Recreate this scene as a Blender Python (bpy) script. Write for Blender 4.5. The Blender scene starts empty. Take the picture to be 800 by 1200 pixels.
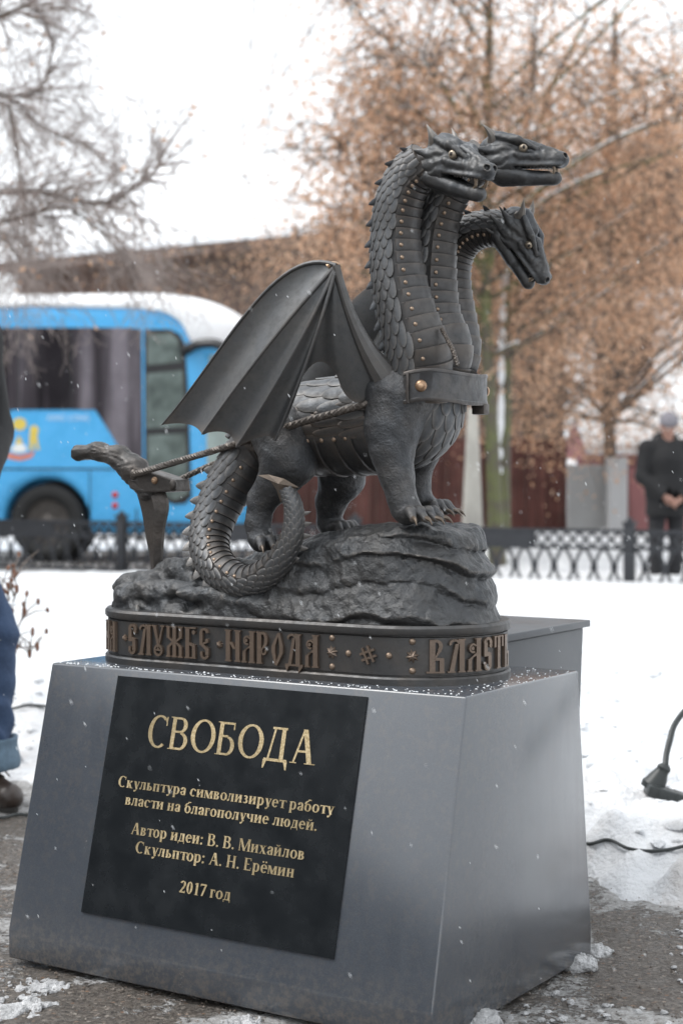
import bpy, bmesh, math, random
import numpy as np
from mathutils import Vector, Matrix, noise as mnoise

scene = bpy.context.scene
COL = scene.collection
rad = math.radians
PI = math.pi

# ---------------------------------------------------------------- camera
FPX, PITCH, CAMZ = 1950.0, -0.023, 1.0          # focal length in pixels of an 800x1200 frame
cam_data = bpy.data.cameras.new("camera")
cam_data.sensor_fit = 'VERTICAL'
cam_data.sensor_height = 36.0
cam_data.lens = 36.0 * FPX / 1200.0
cam_data.clip_start = 0.05
cam_data.clip_end = 1000
cam_data.dof.use_dof = True
cam_data.dof.focus_distance = 3.22
cam_data.dof.aperture_fstop = 4.0
cam = bpy.data.objects.new("camera", cam_data)
cam.location = (0, 0, CAMZ)
cam.rotation_euler = (PI / 2 + PITCH, 0, 0)
COL.objects.link(cam)
scene.camera = cam

# ---------------------------------------------------------------- sky, sun, exposure
SUN_EL, SUN_AZ = rad(58), rad(-95)
world = bpy.data.worlds.new("World")
scene.world = world
world.use_nodes = True
wn, wl = world.node_tree.nodes, world.node_tree.links
for n in list(wn):
    wn.remove(n)
w_out = wn.new("ShaderNodeOutputWorld")
w_bg = wn.new("ShaderNodeBackground")
w_sky = wn.new("ShaderNodeTexSky")
w_sky.sky_type = 'NISHITA'
w_sky.sun_disc = False
w_sky.sun_elevation = SUN_EL
w_sky.sun_rotation = SUN_AZ
w_sky.dust_density = 6.0
w_sky.air_density = 1.0
w_sky.ozone_density = 1.0
w_hsv = wn.new("ShaderNodeHueSaturation")
w_hsv.inputs["Saturation"].default_value = 0.12
w_mix = wn.new("ShaderNodeMix")
w_mix.data_type = 'RGBA'
w_mix.inputs[0].default_value = 0.72
w_mix.inputs[7].default_value = (8.2, 8.6, 9.0, 1)      # the even grey-white of a closed cloud cover
wl.new(w_sky.outputs[0], w_hsv.inputs["Color"])
wl.new(w_hsv.outputs[0], w_mix.inputs[6])
wl.new(w_mix.outputs[2], w_bg.inputs["Color"])
w_bg.inputs["Strength"].default_value = 0.10
wl.new(w_bg.outputs[0], w_out.inputs["Surface"])

sun_data = bpy.data.lights.new("sun", 'SUN')
sun_data.energy = 0.9
sun_data.angle = rad(35)
sun_data.color = (1.0, 0.98, 0.95)
sun = bpy.data.objects.new("sun", sun_data)
sd = Vector((math.sin(SUN_AZ) * math.cos(SUN_EL), math.cos(SUN_AZ) * math.cos(SUN_EL), math.sin(SUN_EL)))
sun.rotation_euler = sd.to_track_quat('Z', 'Y').to_euler()
COL.objects.link(sun)

vs = scene.view_settings
vs.view_transform = 'Standard'
vs.look = 'None'
vs.gamma = 1.0
vs.exposure = 1.15
vs.use_curve_mapping = False
scene.cycles.max_bounces = 8
scene.cycles.diffuse_bounces = 5
scene.cycles.glossy_bounces = 3
scene.cycles.transparent_max_bounces = 8
scene.cycles.volume_bounces = 0

random.seed(7)
rng = np.random.default_rng(7)

# ---------------------------------------------------------------- placement helpers
def ray(px, py):
    X, Z = (px - 400) / FPX, (600 - py) / FPX
    c, s = math.cos(PITCH), math.sin(PITCH)
    return Vector((X, c - s * Z, s + c * Z))

def W(px, py, d):
    """world point seen at a photo pixel, d metres in front of the camera (world y = d)"""
    r = ray(px, py)
    r = r * (d / r.y)
    return Vector((r.x, r.y, r.z + CAMZ))

def WG(px, py, z=0.0):
    """world point at a photo pixel on the level z"""
    r = ray(px, py)
    r = r * ((z - CAMZ) / r.z)
    return Vector((r.x, r.y, z))

YAW = 0.571
UV = Vector((math.cos(YAW), -math.sin(YAW), 0))     # along the monument, towards the dragon's heads
VV = Vector((math.sin(YAW), math.cos(YAW), 0))      # away from the viewer
CORNER = Vector((0.223, 2.954, 0))                  # front right top corner of the pedestal
PH, PW, PD = 0.603, 0.987, 0.470                    # pedestal height, width, depth
ORI = CORNER - 0.51 * UV + 0.235 * VV + Vector((0, 0, PH))

def to_local(w):
    q = Vector(w) - ORI
    return Vector((q.dot(UV), q.dot(VV), q.z))

def L(px, py, yl=0.0):
    """monument-local point seen at a photo pixel on the local plane y = yl"""
    r = ray(px, py)
    o = Vector((0, 0, CAMZ))
    k = (yl - (o - ORI).dot(VV)) / r.dot(VV)
    return to_local(o + r * k)

# ---------------------------------------------------------------- object helpers
def link(o, parent=None):
    COL.objects.link(o)
    if parent is not None:
        o.parent = parent
    return o

def tag(o, label=None, cat=None, group=None, kind=None):
    if label: o["label"] = label
    if cat: o["category"] = cat
    if group: o["group"] = group
    if kind: o["kind"] = kind
    return o

def empty(name, loc=(0, 0, 0), rz=0.0):
    o = bpy.data.objects.new(name, None)
    o.empty_display_size = 0.1
    o.location = loc
    o.rotation_euler = (0, 0, rz)
    return link(o)

def mesh_obj(name, verts, faces, mat, parent=None, smooth=True, sharp=None):
    me = bpy.data.meshes.new(name)
    me.from_pydata([tuple(v) for v in verts], [], [tuple(f) for f in faces])
    me.materials.append(mat)
    if smooth:
        me.polygons.foreach_set("use_smooth", [True] * len(me.polygons))
        if sharp is not None:
            me.set_sharp_from_angle(angle=rad(sharp))
    me.update()
    return link(bpy.data.objects.new(name, me), parent)

class MB:
    """collects shapes into one mesh"""
    def __init__(self):
        self.v, self.f = [], []
    def add(self, verts, faces):
        n = len(self.v)
        self.v += [tuple(p) for p in verts]
        self.f += [tuple(i + n for i in q) for q in faces]
        return self
    def box(self, lo, hi, mtx=None, bevel=0.0):
        x0, y0, z0 = lo; x1, y1, z1 = hi
        if bevel > 0:
            bm = bmesh.new()
            bmesh.ops.create_cube(bm, size=1)
            for v in bm.verts:
                v.co = Vector(((x0 + x1) / 2 + v.co.x * (x1 - x0), (y0 + y1) / 2 + v.co.y * (y1 - y0), (z0 + z1) / 2 + v.co.z * (z1 - z0)))
            bmesh.ops.bevel(bm, geom=bm.edges[:], offset=bevel, segments=2, affect='EDGES', profile=0.5)
            vs_ = [v.co.copy() for v in bm.verts]
            bm.verts.index_update()
            fs = [[v.index for v in f.verts] for f in bm.faces]
            bm.free()
        else:
            vs_ = [Vector(p) for p in ((x0,y0,z0),(x1,y0,z0),(x1,y1,z0),(x0,y1,z0),(x0,y0,z1),(x1,y0,z1),(x1,y1,z1),(x0,y1,z1))]
            fs = [(3,2,1,0),(4,5,6,7),(0,1,5,4),(1,2,6,5),(2,3,7,6),(3,0,4,7)]
        if mtx is not None:
            vs_ = [mtx @ v for v in vs_]
        return self.add(vs_, fs)
    def tube(self, pts, radii, seg=8, cap=True, twist=0.0):
        pts = [Vector(p) for p in pts]
        if not hasattr(radii, '__len__'):
            radii = [radii] * len(pts)
        n = len(pts)
        up = None
        vs_, fs = [], []
        for i, p in enumerate(pts):
            t = (pts[min(i + 1, n - 1)] - pts[max(i - 1, 0)])
            if t.length < 1e-9: t = Vector((0, 0, 1))
            t.normalize()
            if up is None:
                up = Vector((0, 0, 1)) if abs(t.z) < 0.9 else Vector((1, 0, 0))
            a = (up - t * up.dot(t)); a.normalize()
            up = a
            b = t.cross(a)
            for k in range(seg):
                q = 2 * PI * k / seg + twist * i
                vs_.append(p + (a * math.cos(q) + b * math.sin(q)) * radii[i])
        for i in range(n - 1):
            for k in range(seg):
                k2 = (k + 1) % seg
                fs.append((i * seg + k, i * seg + k2, (i + 1) * seg + k2, (i + 1) * seg + k))
        if cap:
            fs.append(tuple(range(seg - 1, -1, -1)))
            fs.append(tuple((n - 1) * seg + k for k in range(seg)))
        return self.add(vs_, fs)
    def sphere(self, c, r, seg=10, rings=6, mtx=None, half=False):
        c = Vector(c)
        if not hasattr(r, '__len__'): r = (r, r, r)
        vs_, fs = [], []
        top = PI / 2 if half else PI
        for i in range(rings + 1):
            th = top * i / rings
            for k in range(seg):
                ph = 2 * PI * k / seg
                p = Vector((r[0] * math.sin(th) * math.cos(ph), r[1] * math.sin(th) * math.sin(ph), r[2] * math.cos(th)))
                if mtx is not None: p = mtx @ p
                vs_.append(c + p)
        for i in range(rings):
            for k in range(seg):
                k2 = (k + 1) % seg
                fs.append((i * seg + k, (i + 1) * seg + k, (i + 1) * seg + k2, i * seg + k2))
        return self.add(vs_, fs)
    def prism(self, poly, f, d0, d1):
        """poly: 2-D outline (ccw); f(x, y, d) maps to 3-D; between depths d0 and d1"""
        n = len(poly)
        vs_ = [f(x, y, d0) for x, y in poly] + [f(x, y, d1) for x, y in poly]
        fs = [tuple(range(n - 1, -1, -1)), tuple(range(n, 2 * n))]
        for i in range(n):
            j = (i + 1) % n
            fs.append((i, j, n + j, n + i))
        return self.add(vs_, fs)
    def build(self, name, mat, parent=None, smooth=True, sharp=35):
        return mesh_obj(name, self.v, self.f, mat, parent, smooth, sharp)

def smooth_path(pts, n, closed=False):
    """Catmull-Rom through control rows (any dimension), n samples"""
    P = np.array([list(p) for p in pts], float)
    m = len(P)
    out = []
    for i in range(n):
        t = i / (n - 1) * (m - 1)
        k = min(int(t), m - 2)
        u = t - k
        p0 = P[k - 1] if k > 0 else 2 * P[0] - P[1]
        p3 = P[k + 2] if k + 2 < m else 2 * P[m - 1] - P[m - 2]
        p1, p2 = P[k], P[k + 1]
        out.append(0.5 * ((2 * p1) + (-p0 + p2) * u + (2 * p0 - 5 * p1 + 4 * p2 - p3) * u * u + (-p0 + 3 * p1 - 3 * p2 + p3) * u ** 3))
    return np.array(out)

# ---------------------------------------------------------------- vector noise and signed-distance sculpting
def vnoise(x, y, z, seed=0):
    xi, yi, zi = np.floor(x).astype(np.int64), np.floor(y).astype(np.int64), np.floor(z).astype(np.int64)
    fx, fy, fz = x - xi, y - yi, z - zi
    fx, fy, fz = fx * fx * (3 - 2 * fx), fy * fy * (3 - 2 * fy), fz * fz * (3 - 2 * fz)
    def h(a, b, c):
        n = (a * 374761393 + b * 668265263 + c * 1274126177 + seed * 974711) & 0x7fffffff
        n = ((n ^ (n >> 13)) * 1103515245 + 12345) & 0x7fffffff
        n = ((n ^ (n >> 16)) * 668265263) & 0x7fffffff
        return ((n >> 7) & 0xffff) / 32767.5 - 1.0
    def lp(a, b, t): return a + (b - a) * t
    return lp(lp(lp(h(xi, yi, zi), h(xi + 1, yi, zi), fx), lp(h(xi, yi + 1, zi), h(xi + 1, yi + 1, zi), fx), fy),
              lp(lp(h(xi, yi, zi + 1), h(xi + 1, yi, zi + 1), fx), lp(h(xi, yi + 1, zi + 1), h(xi + 1, yi + 1, zi + 1), fx), fy), fz)

def fbm(x, y, z, octaves=3, seed=0):
    s, a, t = 0.0, 1.0, 0.0
    for o in range(octaves):
        s = s + a * vnoise(x * 2 ** o, y * 2 ** o, z * 2 ** o, seed + o * 17)
        t += a
        a *= 0.5
    return s / t

def grid3(lo, hi, h):
    ax = [np.arange(lo[i], hi[i] + h, h) for i in range(3)]
    X, Y, Z = np.meshgrid(*ax, indexing='ij')
    return X, Y, Z

def s_cap(G, a, b, ra, rb, sq=(1, 1, 1)):
    X, Y, Z = G
    a, b = np.array(a, float), np.array(b, float)
    ba = b - a
    px, py, pz = X - a[0], Y - a[1], Z - a[2]
    h = np.clip((px * ba[0] + py * ba[1] + pz * ba[2]) / max(float(ba @ ba), 1e-12), 0, 1)
    return np.sqrt(((px - ba[0] * h) * sq[0]) ** 2 + ((py - ba[1] * h) * sq[1]) ** 2 + ((pz - ba[2] * h) * sq[2]) ** 2) - (ra + (rb - ra) * h)

def s_ell(G, c, r):
    X, Y, Z = G
    k = np.sqrt(((X - c[0]) / r[0]) ** 2 + ((Y - c[1]) / r[1]) ** 2 + ((Z - c[2]) / r[2]) ** 2)
    return (k - 1) * min(r)

def smin(a, b, k):
    h = np.clip(0.5 + 0.5 * (b - a) / k, 0, 1)
    return b + (a - b) * h - k * h * (1 - h)

def smax(a, b, k):
    return -smin(-a, -b, k)

def chain(G, pts, k=0.01):
    """pts: (x, y, z, r) rows - limbs of tapered capsules blended together"""
    d = None
    for p, q in zip(pts[:-1], pts[1:]):
        c = s_cap(G, p[:3], q[:3], p[3], q[3])
        d = c if d is None else smin(d, c, k)
    return d

def surface_nets(F, lo, h):
    F = np.asarray(F, float)
    nx, ny, nz = F.shape
    S = F < 0
    cx, cy, cz = nx - 1, ny - 1, nz - 1
    acc = np.zeros((cx, cy, cz, 3)); cnt = np.zeros((cx, cy, cz))
    offs = [(i, j, k) for i in (0, 1) for j in (0, 1) for k in (0, 1)]
    def sl(A, o): return A[o[0]:o[0] + cx, o[1]:o[1] + cy, o[2]:o[2] + cz]
    for a in offs:
        for ax in range(3):
            if a[ax] == 0:
                b = list(a); b[ax] = 1
                fa, fb = sl(F, a), sl(F, b)
                m = sl(S, a) != sl(S, b)
                t = np.where(m, fa / np.where(m, fa - fb, 1), 0)
                for c in range(3):
                    acc[..., c] += np.where(m, (t if c == ax else a[c]), 0)
                cnt += m
    act = cnt > 0
    idx = -np.ones((cx, cy, cz), int)
    idx[act] = np.arange(act.sum())
    base = np.argwhere(act)
    V = (base + acc[act] / cnt[act][:, None]) * h + np.array(lo)
    faces = []
    for ax in range(3):
        o = [0, 0, 0]; o[ax] = 1
        u, w = (ax + 1) % 3, (ax + 2) % 3
        A = S[:nx - o[0], :ny - o[1], :nz - o[2]]
        B = S[o[0]:, o[1]:, o[2]:]
        E = np.argwhere(A != B)
        ok = (E[:, u] > 0) & (E[:, w] > 0) & (E[:, u] < F.shape[u] - 1) & (E[:, w] < F.shape[w] - 1)
        E = E[ok]
        if len(E) == 0: continue
        inside = A[E[:, 0], E[:, 1], E[:, 2]]
        def cell(du, dw):
            C = E.copy(); C[:, u] -= du; C[:, w] -= dw
            return idx[C[:, 0], C[:, 1], C[:, 2]]
        q = np.stack([cell(1, 1), cell(0, 1), cell(0, 0), cell(1, 0)], 1)
        q[~inside] = q[~inside][:, ::-1]
        faces.append(q)
    return V, np.concatenate(faces)

def sdf_obj(name, fn, lo, hi, h, mat, parent=None, mtx=None, sharp=None):
    G = grid3(lo, hi, h)
    V, Fc = surface_nets(fn(G), lo, h)
    me = bpy.data.meshes.new(name)
    if mtx is not None:
        M = np.array(mtx)
        V = V @ M[:3, :3].T + M[:3, 3]
    me.vertices.add(len(V)); me.vertices.foreach_set("co", V.astype(np.float32).ravel())
    me.loops.add(len(Fc) * 4); me.loops.foreach_set("vertex_index", Fc.astype(np.int32).ravel())
    me.polygons.add(len(Fc)); me.polygons.foreach_set("loop_start", np.arange(0, len(Fc) * 4, 4, dtype=np.int32))
    me.update(calc_edges=True)
    me.validate()
    me.polygons.foreach_set("use_smooth", [True] * len(me.polygons))
    if sharp: me.set_sharp_from_angle(angle=rad(sharp))
    me.materials.append(mat)
    return link(bpy.data.objects.new(name, me), parent)

# ---------------------------------------------------------------- materials
def newmat(name):
    m = bpy.data.materials.new(name)
    m.use_nodes = True
    nt = m.node_tree
    b = nt.nodes["Principled BSDF"]
    return m, nt, b

def ramp(nt, fac, stops):
    r = nt.nodes.new("ShaderNodeValToRGB")
    e = r.color_ramp.elements
    while len(e) < len(stops): e.new(0.5)
    for el, (p, c) in zip(e, stops):
        el.position = p
        el.color = (c[0], c[1], c[2], 1) if hasattr(c, '__len__') else (c, c, c, 1)
    nt.links.new(fac, r.inputs[0])
    return r.outputs[0]

def noise_node(nt, scale, detail=4, rough=0.55, coord="Object", dist=0.0, stretch=None):
    tc = nt.nodes.new("ShaderNodeTexCoord")
    n = nt.nodes.new("ShaderNodeTexNoise")
    n.inputs["Scale"].default_value = scale
    n.inputs["Detail"].default_value = detail
    n.inputs["Roughness"].default_value = rough
    n.inputs["Distortion"].default_value = dist
    src = tc.outputs[coord]
    if stretch:
        mp = nt.nodes.new("ShaderNodeMapping")
        mp.inputs["Scale"].default_value = stretch
        nt.links.new(src, mp.inputs[0]); src = mp.outputs[0]
    nt.links.new(src, n.inputs["Vector"])
    return n.outputs[0]

def bump(nt, b, height, strength=0.3, dist=0.01):
    n = nt.nodes.new("ShaderNodeBump")
    n.inputs["Strength"].default_value = strength
    n.inputs["Distance"].default_value = dist
    nt.links.new(height, n.inputs["Height"])
    nt.links.new(n.outputs[0], b.inputs["Normal"])
    return n

def mixc(nt, fac, a, b_):
    m = nt.nodes.new("ShaderNodeMix"); m.data_type = 'RGBA'
    for i, s in ((6, a), (7, b_)):
        if hasattr(s, 'is_linked') or isinstance(s, bpy.types.NodeSocket): nt.links.new(s, m.inputs[i])
        else: m.inputs[i].default_value = (*s, 1)
    if isinstance(fac, bpy.types.NodeSocket): nt.links.new(fac, m.inputs[0])
    else: m.inputs[0].default_value = fac
    return m.outputs[2]

def simple(name, c, rough=0.6, metal=0.0, var=0.15, scale=8.0, bmp=0.0, bscale=40.0, spec=0.5, coord="Object", bdist=0.005, stretch=None):
    m, nt, b = newmat(name)
    n = noise_node(nt, scale, 5, 0.6, coord, stretch=stretch)
    lo = [max(0, x * (1 - var)) for x in c]; hi = [min(1, x * (1 + var)) for x in c]
    nt.links.new(ramp(nt, n, [(0.3, lo), (0.7, hi)]), b.inputs["Base Color"])
    nt.links.new(ramp(nt, n, [(0.3, max(0.02, rough - 0.07)), (0.7, min(1, rough + 0.07))]), b.inputs["Roughness"])
    b.inputs["Metallic"].default_value = metal
    b.inputs["Specular IOR Level"].default_value = spec
    if bmp > 0:
        bump(nt, b, noise_node(nt, bscale, 4, 0.6, coord, stretch=stretch), bmp, bdist)
    return m

def bronze(name, dark, brown, edge, rough=0.46, bscale=90.0, bstr=0.35, wear=1.0, bdist=0.002):
    """patinated dark bronze: cloudy patina, rubbed copper-brown edges"""
    dark, brown, edge = (tuple(x * 1.12 for x in c) for c in (dark, brown, edge))
    m, nt, b = newmat(name)
    n1 = noise_node(nt, 14, 5, 0.6)
    base = mixc(nt, ramp(nt, n1, [(0.42, 0), (0.68, 0.75)]), dark, brown)
    n2 = noise_node(nt, 55, 4, 0.65)
    base = mixc(nt, ramp(nt, n2, [(0.45, 0), (0.75, 0.5)]), base, tuple(x * 0.55 for x in dark))
    geo = nt.nodes.new("ShaderNodeNewGeometry")
    pt = ramp(nt, geo.outputs["Pointiness"], [(0.515, 0.0), (0.60, wear)])
    base = mixc(nt, pt, base, edge)
    n3 = noise_node(nt, 3.1, 4, 0.6)
    base = mixc(nt, ramp(nt, n3, [(0.46, 0), (0.66, 0.45)]), base, tuple(0.5 * x + 0.045 for x in brown))
    nt.links.new(base, b.inputs["Base Color"])
    b.inputs["Metallic"].default_value = 0.7
    nt.links.new(ramp(nt, n2, [(0.3, rough - 0.1), (0.7, rough + 0.14)]), b.inputs["Roughness"])
    bump(nt, b, noise_node(nt, bscale, 4, 0.65), bstr, bdist)
    return m

M = {}
DK, BR, ED = (0.066, 0.070, 0.076), (0.088, 0.080, 0.073), (0.24, 0.175, 0.13)
M['bronze'] = bronze("bronze", DK, BR, ED)
M['hide'] = bronze("bronze_hide", (0.066, 0.069, 0.074), (0.090, 0.084, 0.080), (0.20, 0.18, 0.16), 0.48, 190, 0.55, 0.6, 0.005)
M['wing'] = bronze("bronze_wing", (0.094, 0.097, 0.101), (0.115, 0.111, 0.106), (0.19, 0.155, 0.13), 0.42, 60, 0.25, 0.35)
M['wing_rib'] = bronze("bronze_wing_rib", (0.098, 0.099, 0.102), (0.125, 0.114, 0.105), (0.15, 0.12, 0.10), 0.42, 60, 0.2, 0.0)
M['scale'] = bronze("bronze_scale", (0.072, 0.079, 0.088), (0.086, 0.086, 0.088), (0.20, 0.185, 0.17), 0.50, 120, 0.45, 0.8)
M['plate'] = bronze("bronze_plate", (0.064, 0.064, 0.066), (0.088, 0.080, 0.074), (0.22, 0.17, 0.13), 0.44, 60, 0.3, 0.6)
M['band'] = bronze("bronze_band", (0.062, 0.064, 0.067), (0.092, 0.080, 0.070), (0.2, 0.15, 0.1), 0.46, 70, 0.35, 0.0)
M['rock'] = bronze("bronze_rock", (0.056, 0.059, 0.063), (0.072, 0.069, 0.066), (0.20, 0.18, 0.16), 0.47, 60, 0.7, 0.85, 0.008)
M['rivet'] = bronze("bronze_rivet", (0.13, 0.098, 0.075), (0.17, 0.115, 0.08), (0.30, 0.22, 0.16), 0.38, 90, 0.1)
M['copper'] = bronze("bronze_rubbed", (0.20, 0.12, 0.075), (0.28, 0.165, 0.095), (0.45, 0.30, 0.19), 0.36, 90, 0.1)
M['letter'] = bronze("bronze_letter", (0.165, 0.125, 0.098), (0.21, 0.150, 0.110), (0.3, 0.2, 0.13), 0.42, 110, 0.35, 0.0)
M['claw'] = bronze("bronze_claw", (0.085, 0.072, 0.062), (0.13, 0.10, 0.075), (0.20, 0.15, 0.11), 0.40, 90, 0.2, 0.3)
M['wood'] = bronze("bronze_plough", (0.052, 0.051, 0.051), (0.080, 0.068, 0.060), (0.18, 0.14, 0.11), 0.46, 40, 0.6, 0.2, 0.005)
M['collar'] = bronze("bronze_collar", (0.060, 0.061, 0.064), (0.085, 0.076, 0.069), (0.14, 0.11, 0.09), 0.45, 60, 0.4, 0.35)
M['rope'] = bronze("bronze_rope", (0.070, 0.066, 0.063), (0.095, 0.082, 0.072), (0.18, 0.14, 0.11), 0.44, 120, 0.3, 0.2)
M['eye'] = bronze("bronze_eye", (0.34, 0.29, 0.23), (0.38, 0.31, 0.23), (0.5, 0.4, 0.3), 0.28, 90, 0.0, 0.0)
M['tooth'] = bronze("bronze_tooth", (0.20, 0.16, 0.12), (0.26, 0.20, 0.15), (0.5, 0.4, 0.3), 0.35, 90, 0.0, 0.0)
M['mouth'] = bronze("bronze_mouth", (0.02, 0.02, 0.021), (0.03, 0.027, 0.025), (0.06, 0.05, 0.045), 0.6, 90, 0.3)
# ================================================================ PEDESTAL
def plinth_paint():
    m, nt, b = newmat("pedestal_paint")
    n = noise_node(nt, 9, 5, 0.6)
    n2 = noise_node(nt, 420, 2, 0.5)
    n3 = noise_node(nt, 16, 5, 0.7, stretch=(1, 1, .10))          # runs of dirty melt water
    n4 = noise_node(nt, 60, 5, 0.75)
    n5 = noise_node(nt, 900, 2, 0.6)
    base = mixc(nt, ramp(nt, n, [(0.3, 0), (0.75, 1)]), (0.036, 0.043, 0.054), (0.047, 0.054, 0.065))
    base = mixc(nt, ramp(nt, n3, [(0.52, 0), (0.72, 0.40)]), base, (0.062, 0.063, 0.064))
    base = mixc(nt, ramp(nt, n5, [(0.42, 0), (0.70, 0.55)]), base, (0.085, 0.095, 0.11))
    geo = nt.nodes.new("ShaderNodeNewGeometry")
    pt = nt.nodes.new("ShaderNodeMath"); pt.operation = 'MULTIPLY'
    nt.links.new(ramp(nt, geo.outputs["Pointiness"], [(0.53, 0.0), (0.62, 1)]), pt.inputs[0]); nt.links.new(ramp(nt, n4, [(0.50, 0), (0.60, 0.8)]), pt.inputs[1])
    base = mixc(nt, pt.outputs[0], base, (0.10, 0.085, 0.075))
    base = mixc(nt, ramp(nt, n4, [(0.70, 0), (0.76, 0.5)]), base, (0.075, 0.075, 0.078))
    tc = nt.nodes.new("ShaderNodeTexCoord"); sx = nt.nodes.new("ShaderNodeSeparateXYZ"); nt.links.new(tc.outputs["Object"], sx.inputs[0])
    sp = nt.nodes.new("ShaderNodeMath"); sp.operation = 'MULTIPLY'
    nt.links.new(ramp(nt, sx.outputs[2], [(0.0, 0.8), (0.13, 0.0)]), sp.inputs[0]); nt.links.new(ramp(nt, noise_node(nt, 75, 5, 0.7), [(0.45, 0), (0.62, 1)]), sp.inputs[1])
    base = mixc(nt, sp.outputs[0], base, (0.12, 0.105, 0.092))
    nt.links.new(base, b.inputs["Base Color"])
    ad = nt.nodes.new("ShaderNodeMath"); ad.operation = 'MULTIPLY_ADD'; ad.inputs[1].default_value = 0.25
    nt.links.new(n3, ad.inputs[0]); nt.links.new(ramp(nt, n2, [(0.3, 0.04), (0.7, 0.12)]), ad.inputs[2])
    nt.links.new(ad.outputs[0], b.inputs["Roughness"])
    b.inputs["Specular IOR Level"].default_value = 1.0
    b.inputs["Coat Weight"].default_value = 0.25
    b.inputs["Coat Roughness"].default_value = 0.16
    bump(nt, b, n2, 0.10, 0.0008)
    return m
M['plinth'] = plinth_paint()
M['plaque'] = simple("plaque_black", (0.008, 0.010, 0.012), 0.26, 0, 0.15, 14, 0.04, 300, 0.5, bdist=0.0005)

def gold():
    m, nt, b = newmat("plaque_gold")
    n = noise_node(nt, 240, 3, 0.7)
    n2 = noise_node(nt, 7, 2, 0.5)
    c = mixc(nt, ramp(nt, n, [(0.35, 0), (0.65, 1)]), (0.34, 0.25, 0.12), (0.66, 0.54, 0.34))
    c = mixc(nt, ramp(nt, n2, [(0.42, 0), (0.62, 0.55)]), c, (0.22, 0.175, 0.10))
    nt.links.new(c, b.inputs["Base Color"])
    b.inputs["Metallic"].default_value = 0.45
    b.inputs["Roughness"].default_value = 0.45
    return m
M['gold'] = gold()

pedestal = empty("pedestal", CORNER - PW / 2 * UV + PD / 2 * VV, -YAW)
tag(pedestal, "dark grey painted metal pedestal with sloping front and black plaque, under the dragon", "pedestal")
FF, FB, HS = 0.133, 0.055, 0.070          # how far the front and back lean out, height of the upright skirt

def bevel_mesh(name, verts, faces, mat, parent, off, seg=2):
    bm = bmesh.new()
    vv = [bm.verts.new(v) for v in verts]
    for f in faces: bm.faces.new([vv[i] for i in f])
    bmesh.ops.recalc_face_normals(bm, faces=bm.faces)
    bmesh.ops.bevel(bm, geom=bm.edges[:], offset=off, segments=seg, affect='EDGES', profile=0.5, clamp_overlap=True)
    me = bpy.data.meshes.new(name); bm.to_mesh(me); bm.free()
    me.materials.append(mat)
    me.polygons.foreach_set("use_smooth", [True] * len(me.polygons))
    me.set_sharp_from_angle(angle=rad(50))
    return link(bpy.data.objects.new(name, me), parent)

hw, hd = PW / 2, PD / 2
rings = [(-hw, hw + 0.006, -hd - FF, hd + FB, 0.012), (-hw, hw + 0.006, -hd - FF, hd + FB, HS), (-hw, hw, -hd, hd, PH)]
pv, pf = [], []
for (x0, x1, y0, y1, z) in rings:
    pv += [(x0, y0, z), (x1, y0, z), (x1, y1, z), (x0, y1, z)]
pf.append((3, 2, 1, 0)); pf.append((8, 9, 10, 11))
for r in (0, 4):
    for k in range(4):
        k2 = (k + 1) % 4
        pf.append((r + k, r + k2, r + 4 + k2, r + 4 + k))
bevel_mesh("pedestal_body", pv, pf, M['plinth'], pedestal, 0.004)

# water drops and melting flakes lying on the rim of the top plate
wet = simple("melting_snow", (0.8, 0.82, 0.84), 0.25, 0, 0.05, 30)
mb = MB()
for i in range(300):
    e = random.random()
    if e < 0.55: x, y = random.uniform(-hw + .01, hw - .01), -hd + abs(random.gauss(0, 0.016)) + 0.003
    elif e < 0.85: x, y = hw - abs(random.gauss(0, 0.05)) - 0.003, random.uniform(-hd + .01, hd - .01)
    else: x, y = random.uniform(-hw, hw), random.uniform(-hd, hd)
    r = random.uniform(0.0006, 0.0018)
    mb.sphere((x, y, PH), (r * random.uniform(1, 1.8), r, r * 0.8), 5, 3, half=True)
o = mb.build("melting_flakes", wet, pedestal); o["kind"] = "stuff"

# front face frame: s along the face (from its top left corner), t down the slope
SL = math.hypot(FF, PH - HS)
F_DN = Vector((0, -FF / SL, -(PH - HS) / SL))
F_N = Vector((0, -(PH - HS) / SL, FF / SL))
F_O = Vector((-hw, -hd, PH))
def face_pt(s, t, n):
    return F_O + Vector((s, 0, 0)) + F_DN * t + F_N * n
PED_W = pedestal.location.copy()
def face_st(px, py):
    r = ray(px, py)
    o = Vector((0, 0, CAMZ)) - PED_W
    ol = Vector((o.dot(UV), o.dot(VV), o.z)); rl = Vector((r.dot(UV), r.dot(VV), r.z))
    k = (F_O - ol).dot(F_N) / rl.dot(F_N)
    q = ol + rl * k - F_O
    return q.x, q.dot(F_DN)

c = [face_st(*p) for p in ((139, 792), (430, 817), (393.5, 1124), (97.5, 1069))]
ps0, ps1 = (c[0][0] + c[3][0]) / 2, (c[1][0] + c[2][0]) / 2
pt0, pt1 = (c[0][1] + c[1][1]) / 2, (c[2][1] + c[3][1]) / 2
mb = MB()
mb.prism([(ps0, -pt1), (ps1, -pt1), (ps1, -pt0), (ps0, -pt0)], lambda x, y, d: face_pt(x, -y, d), 0.0005, 0.004)
plaque = mb.build("plaque", M['plaque'], pedestal, smooth=False)

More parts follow.
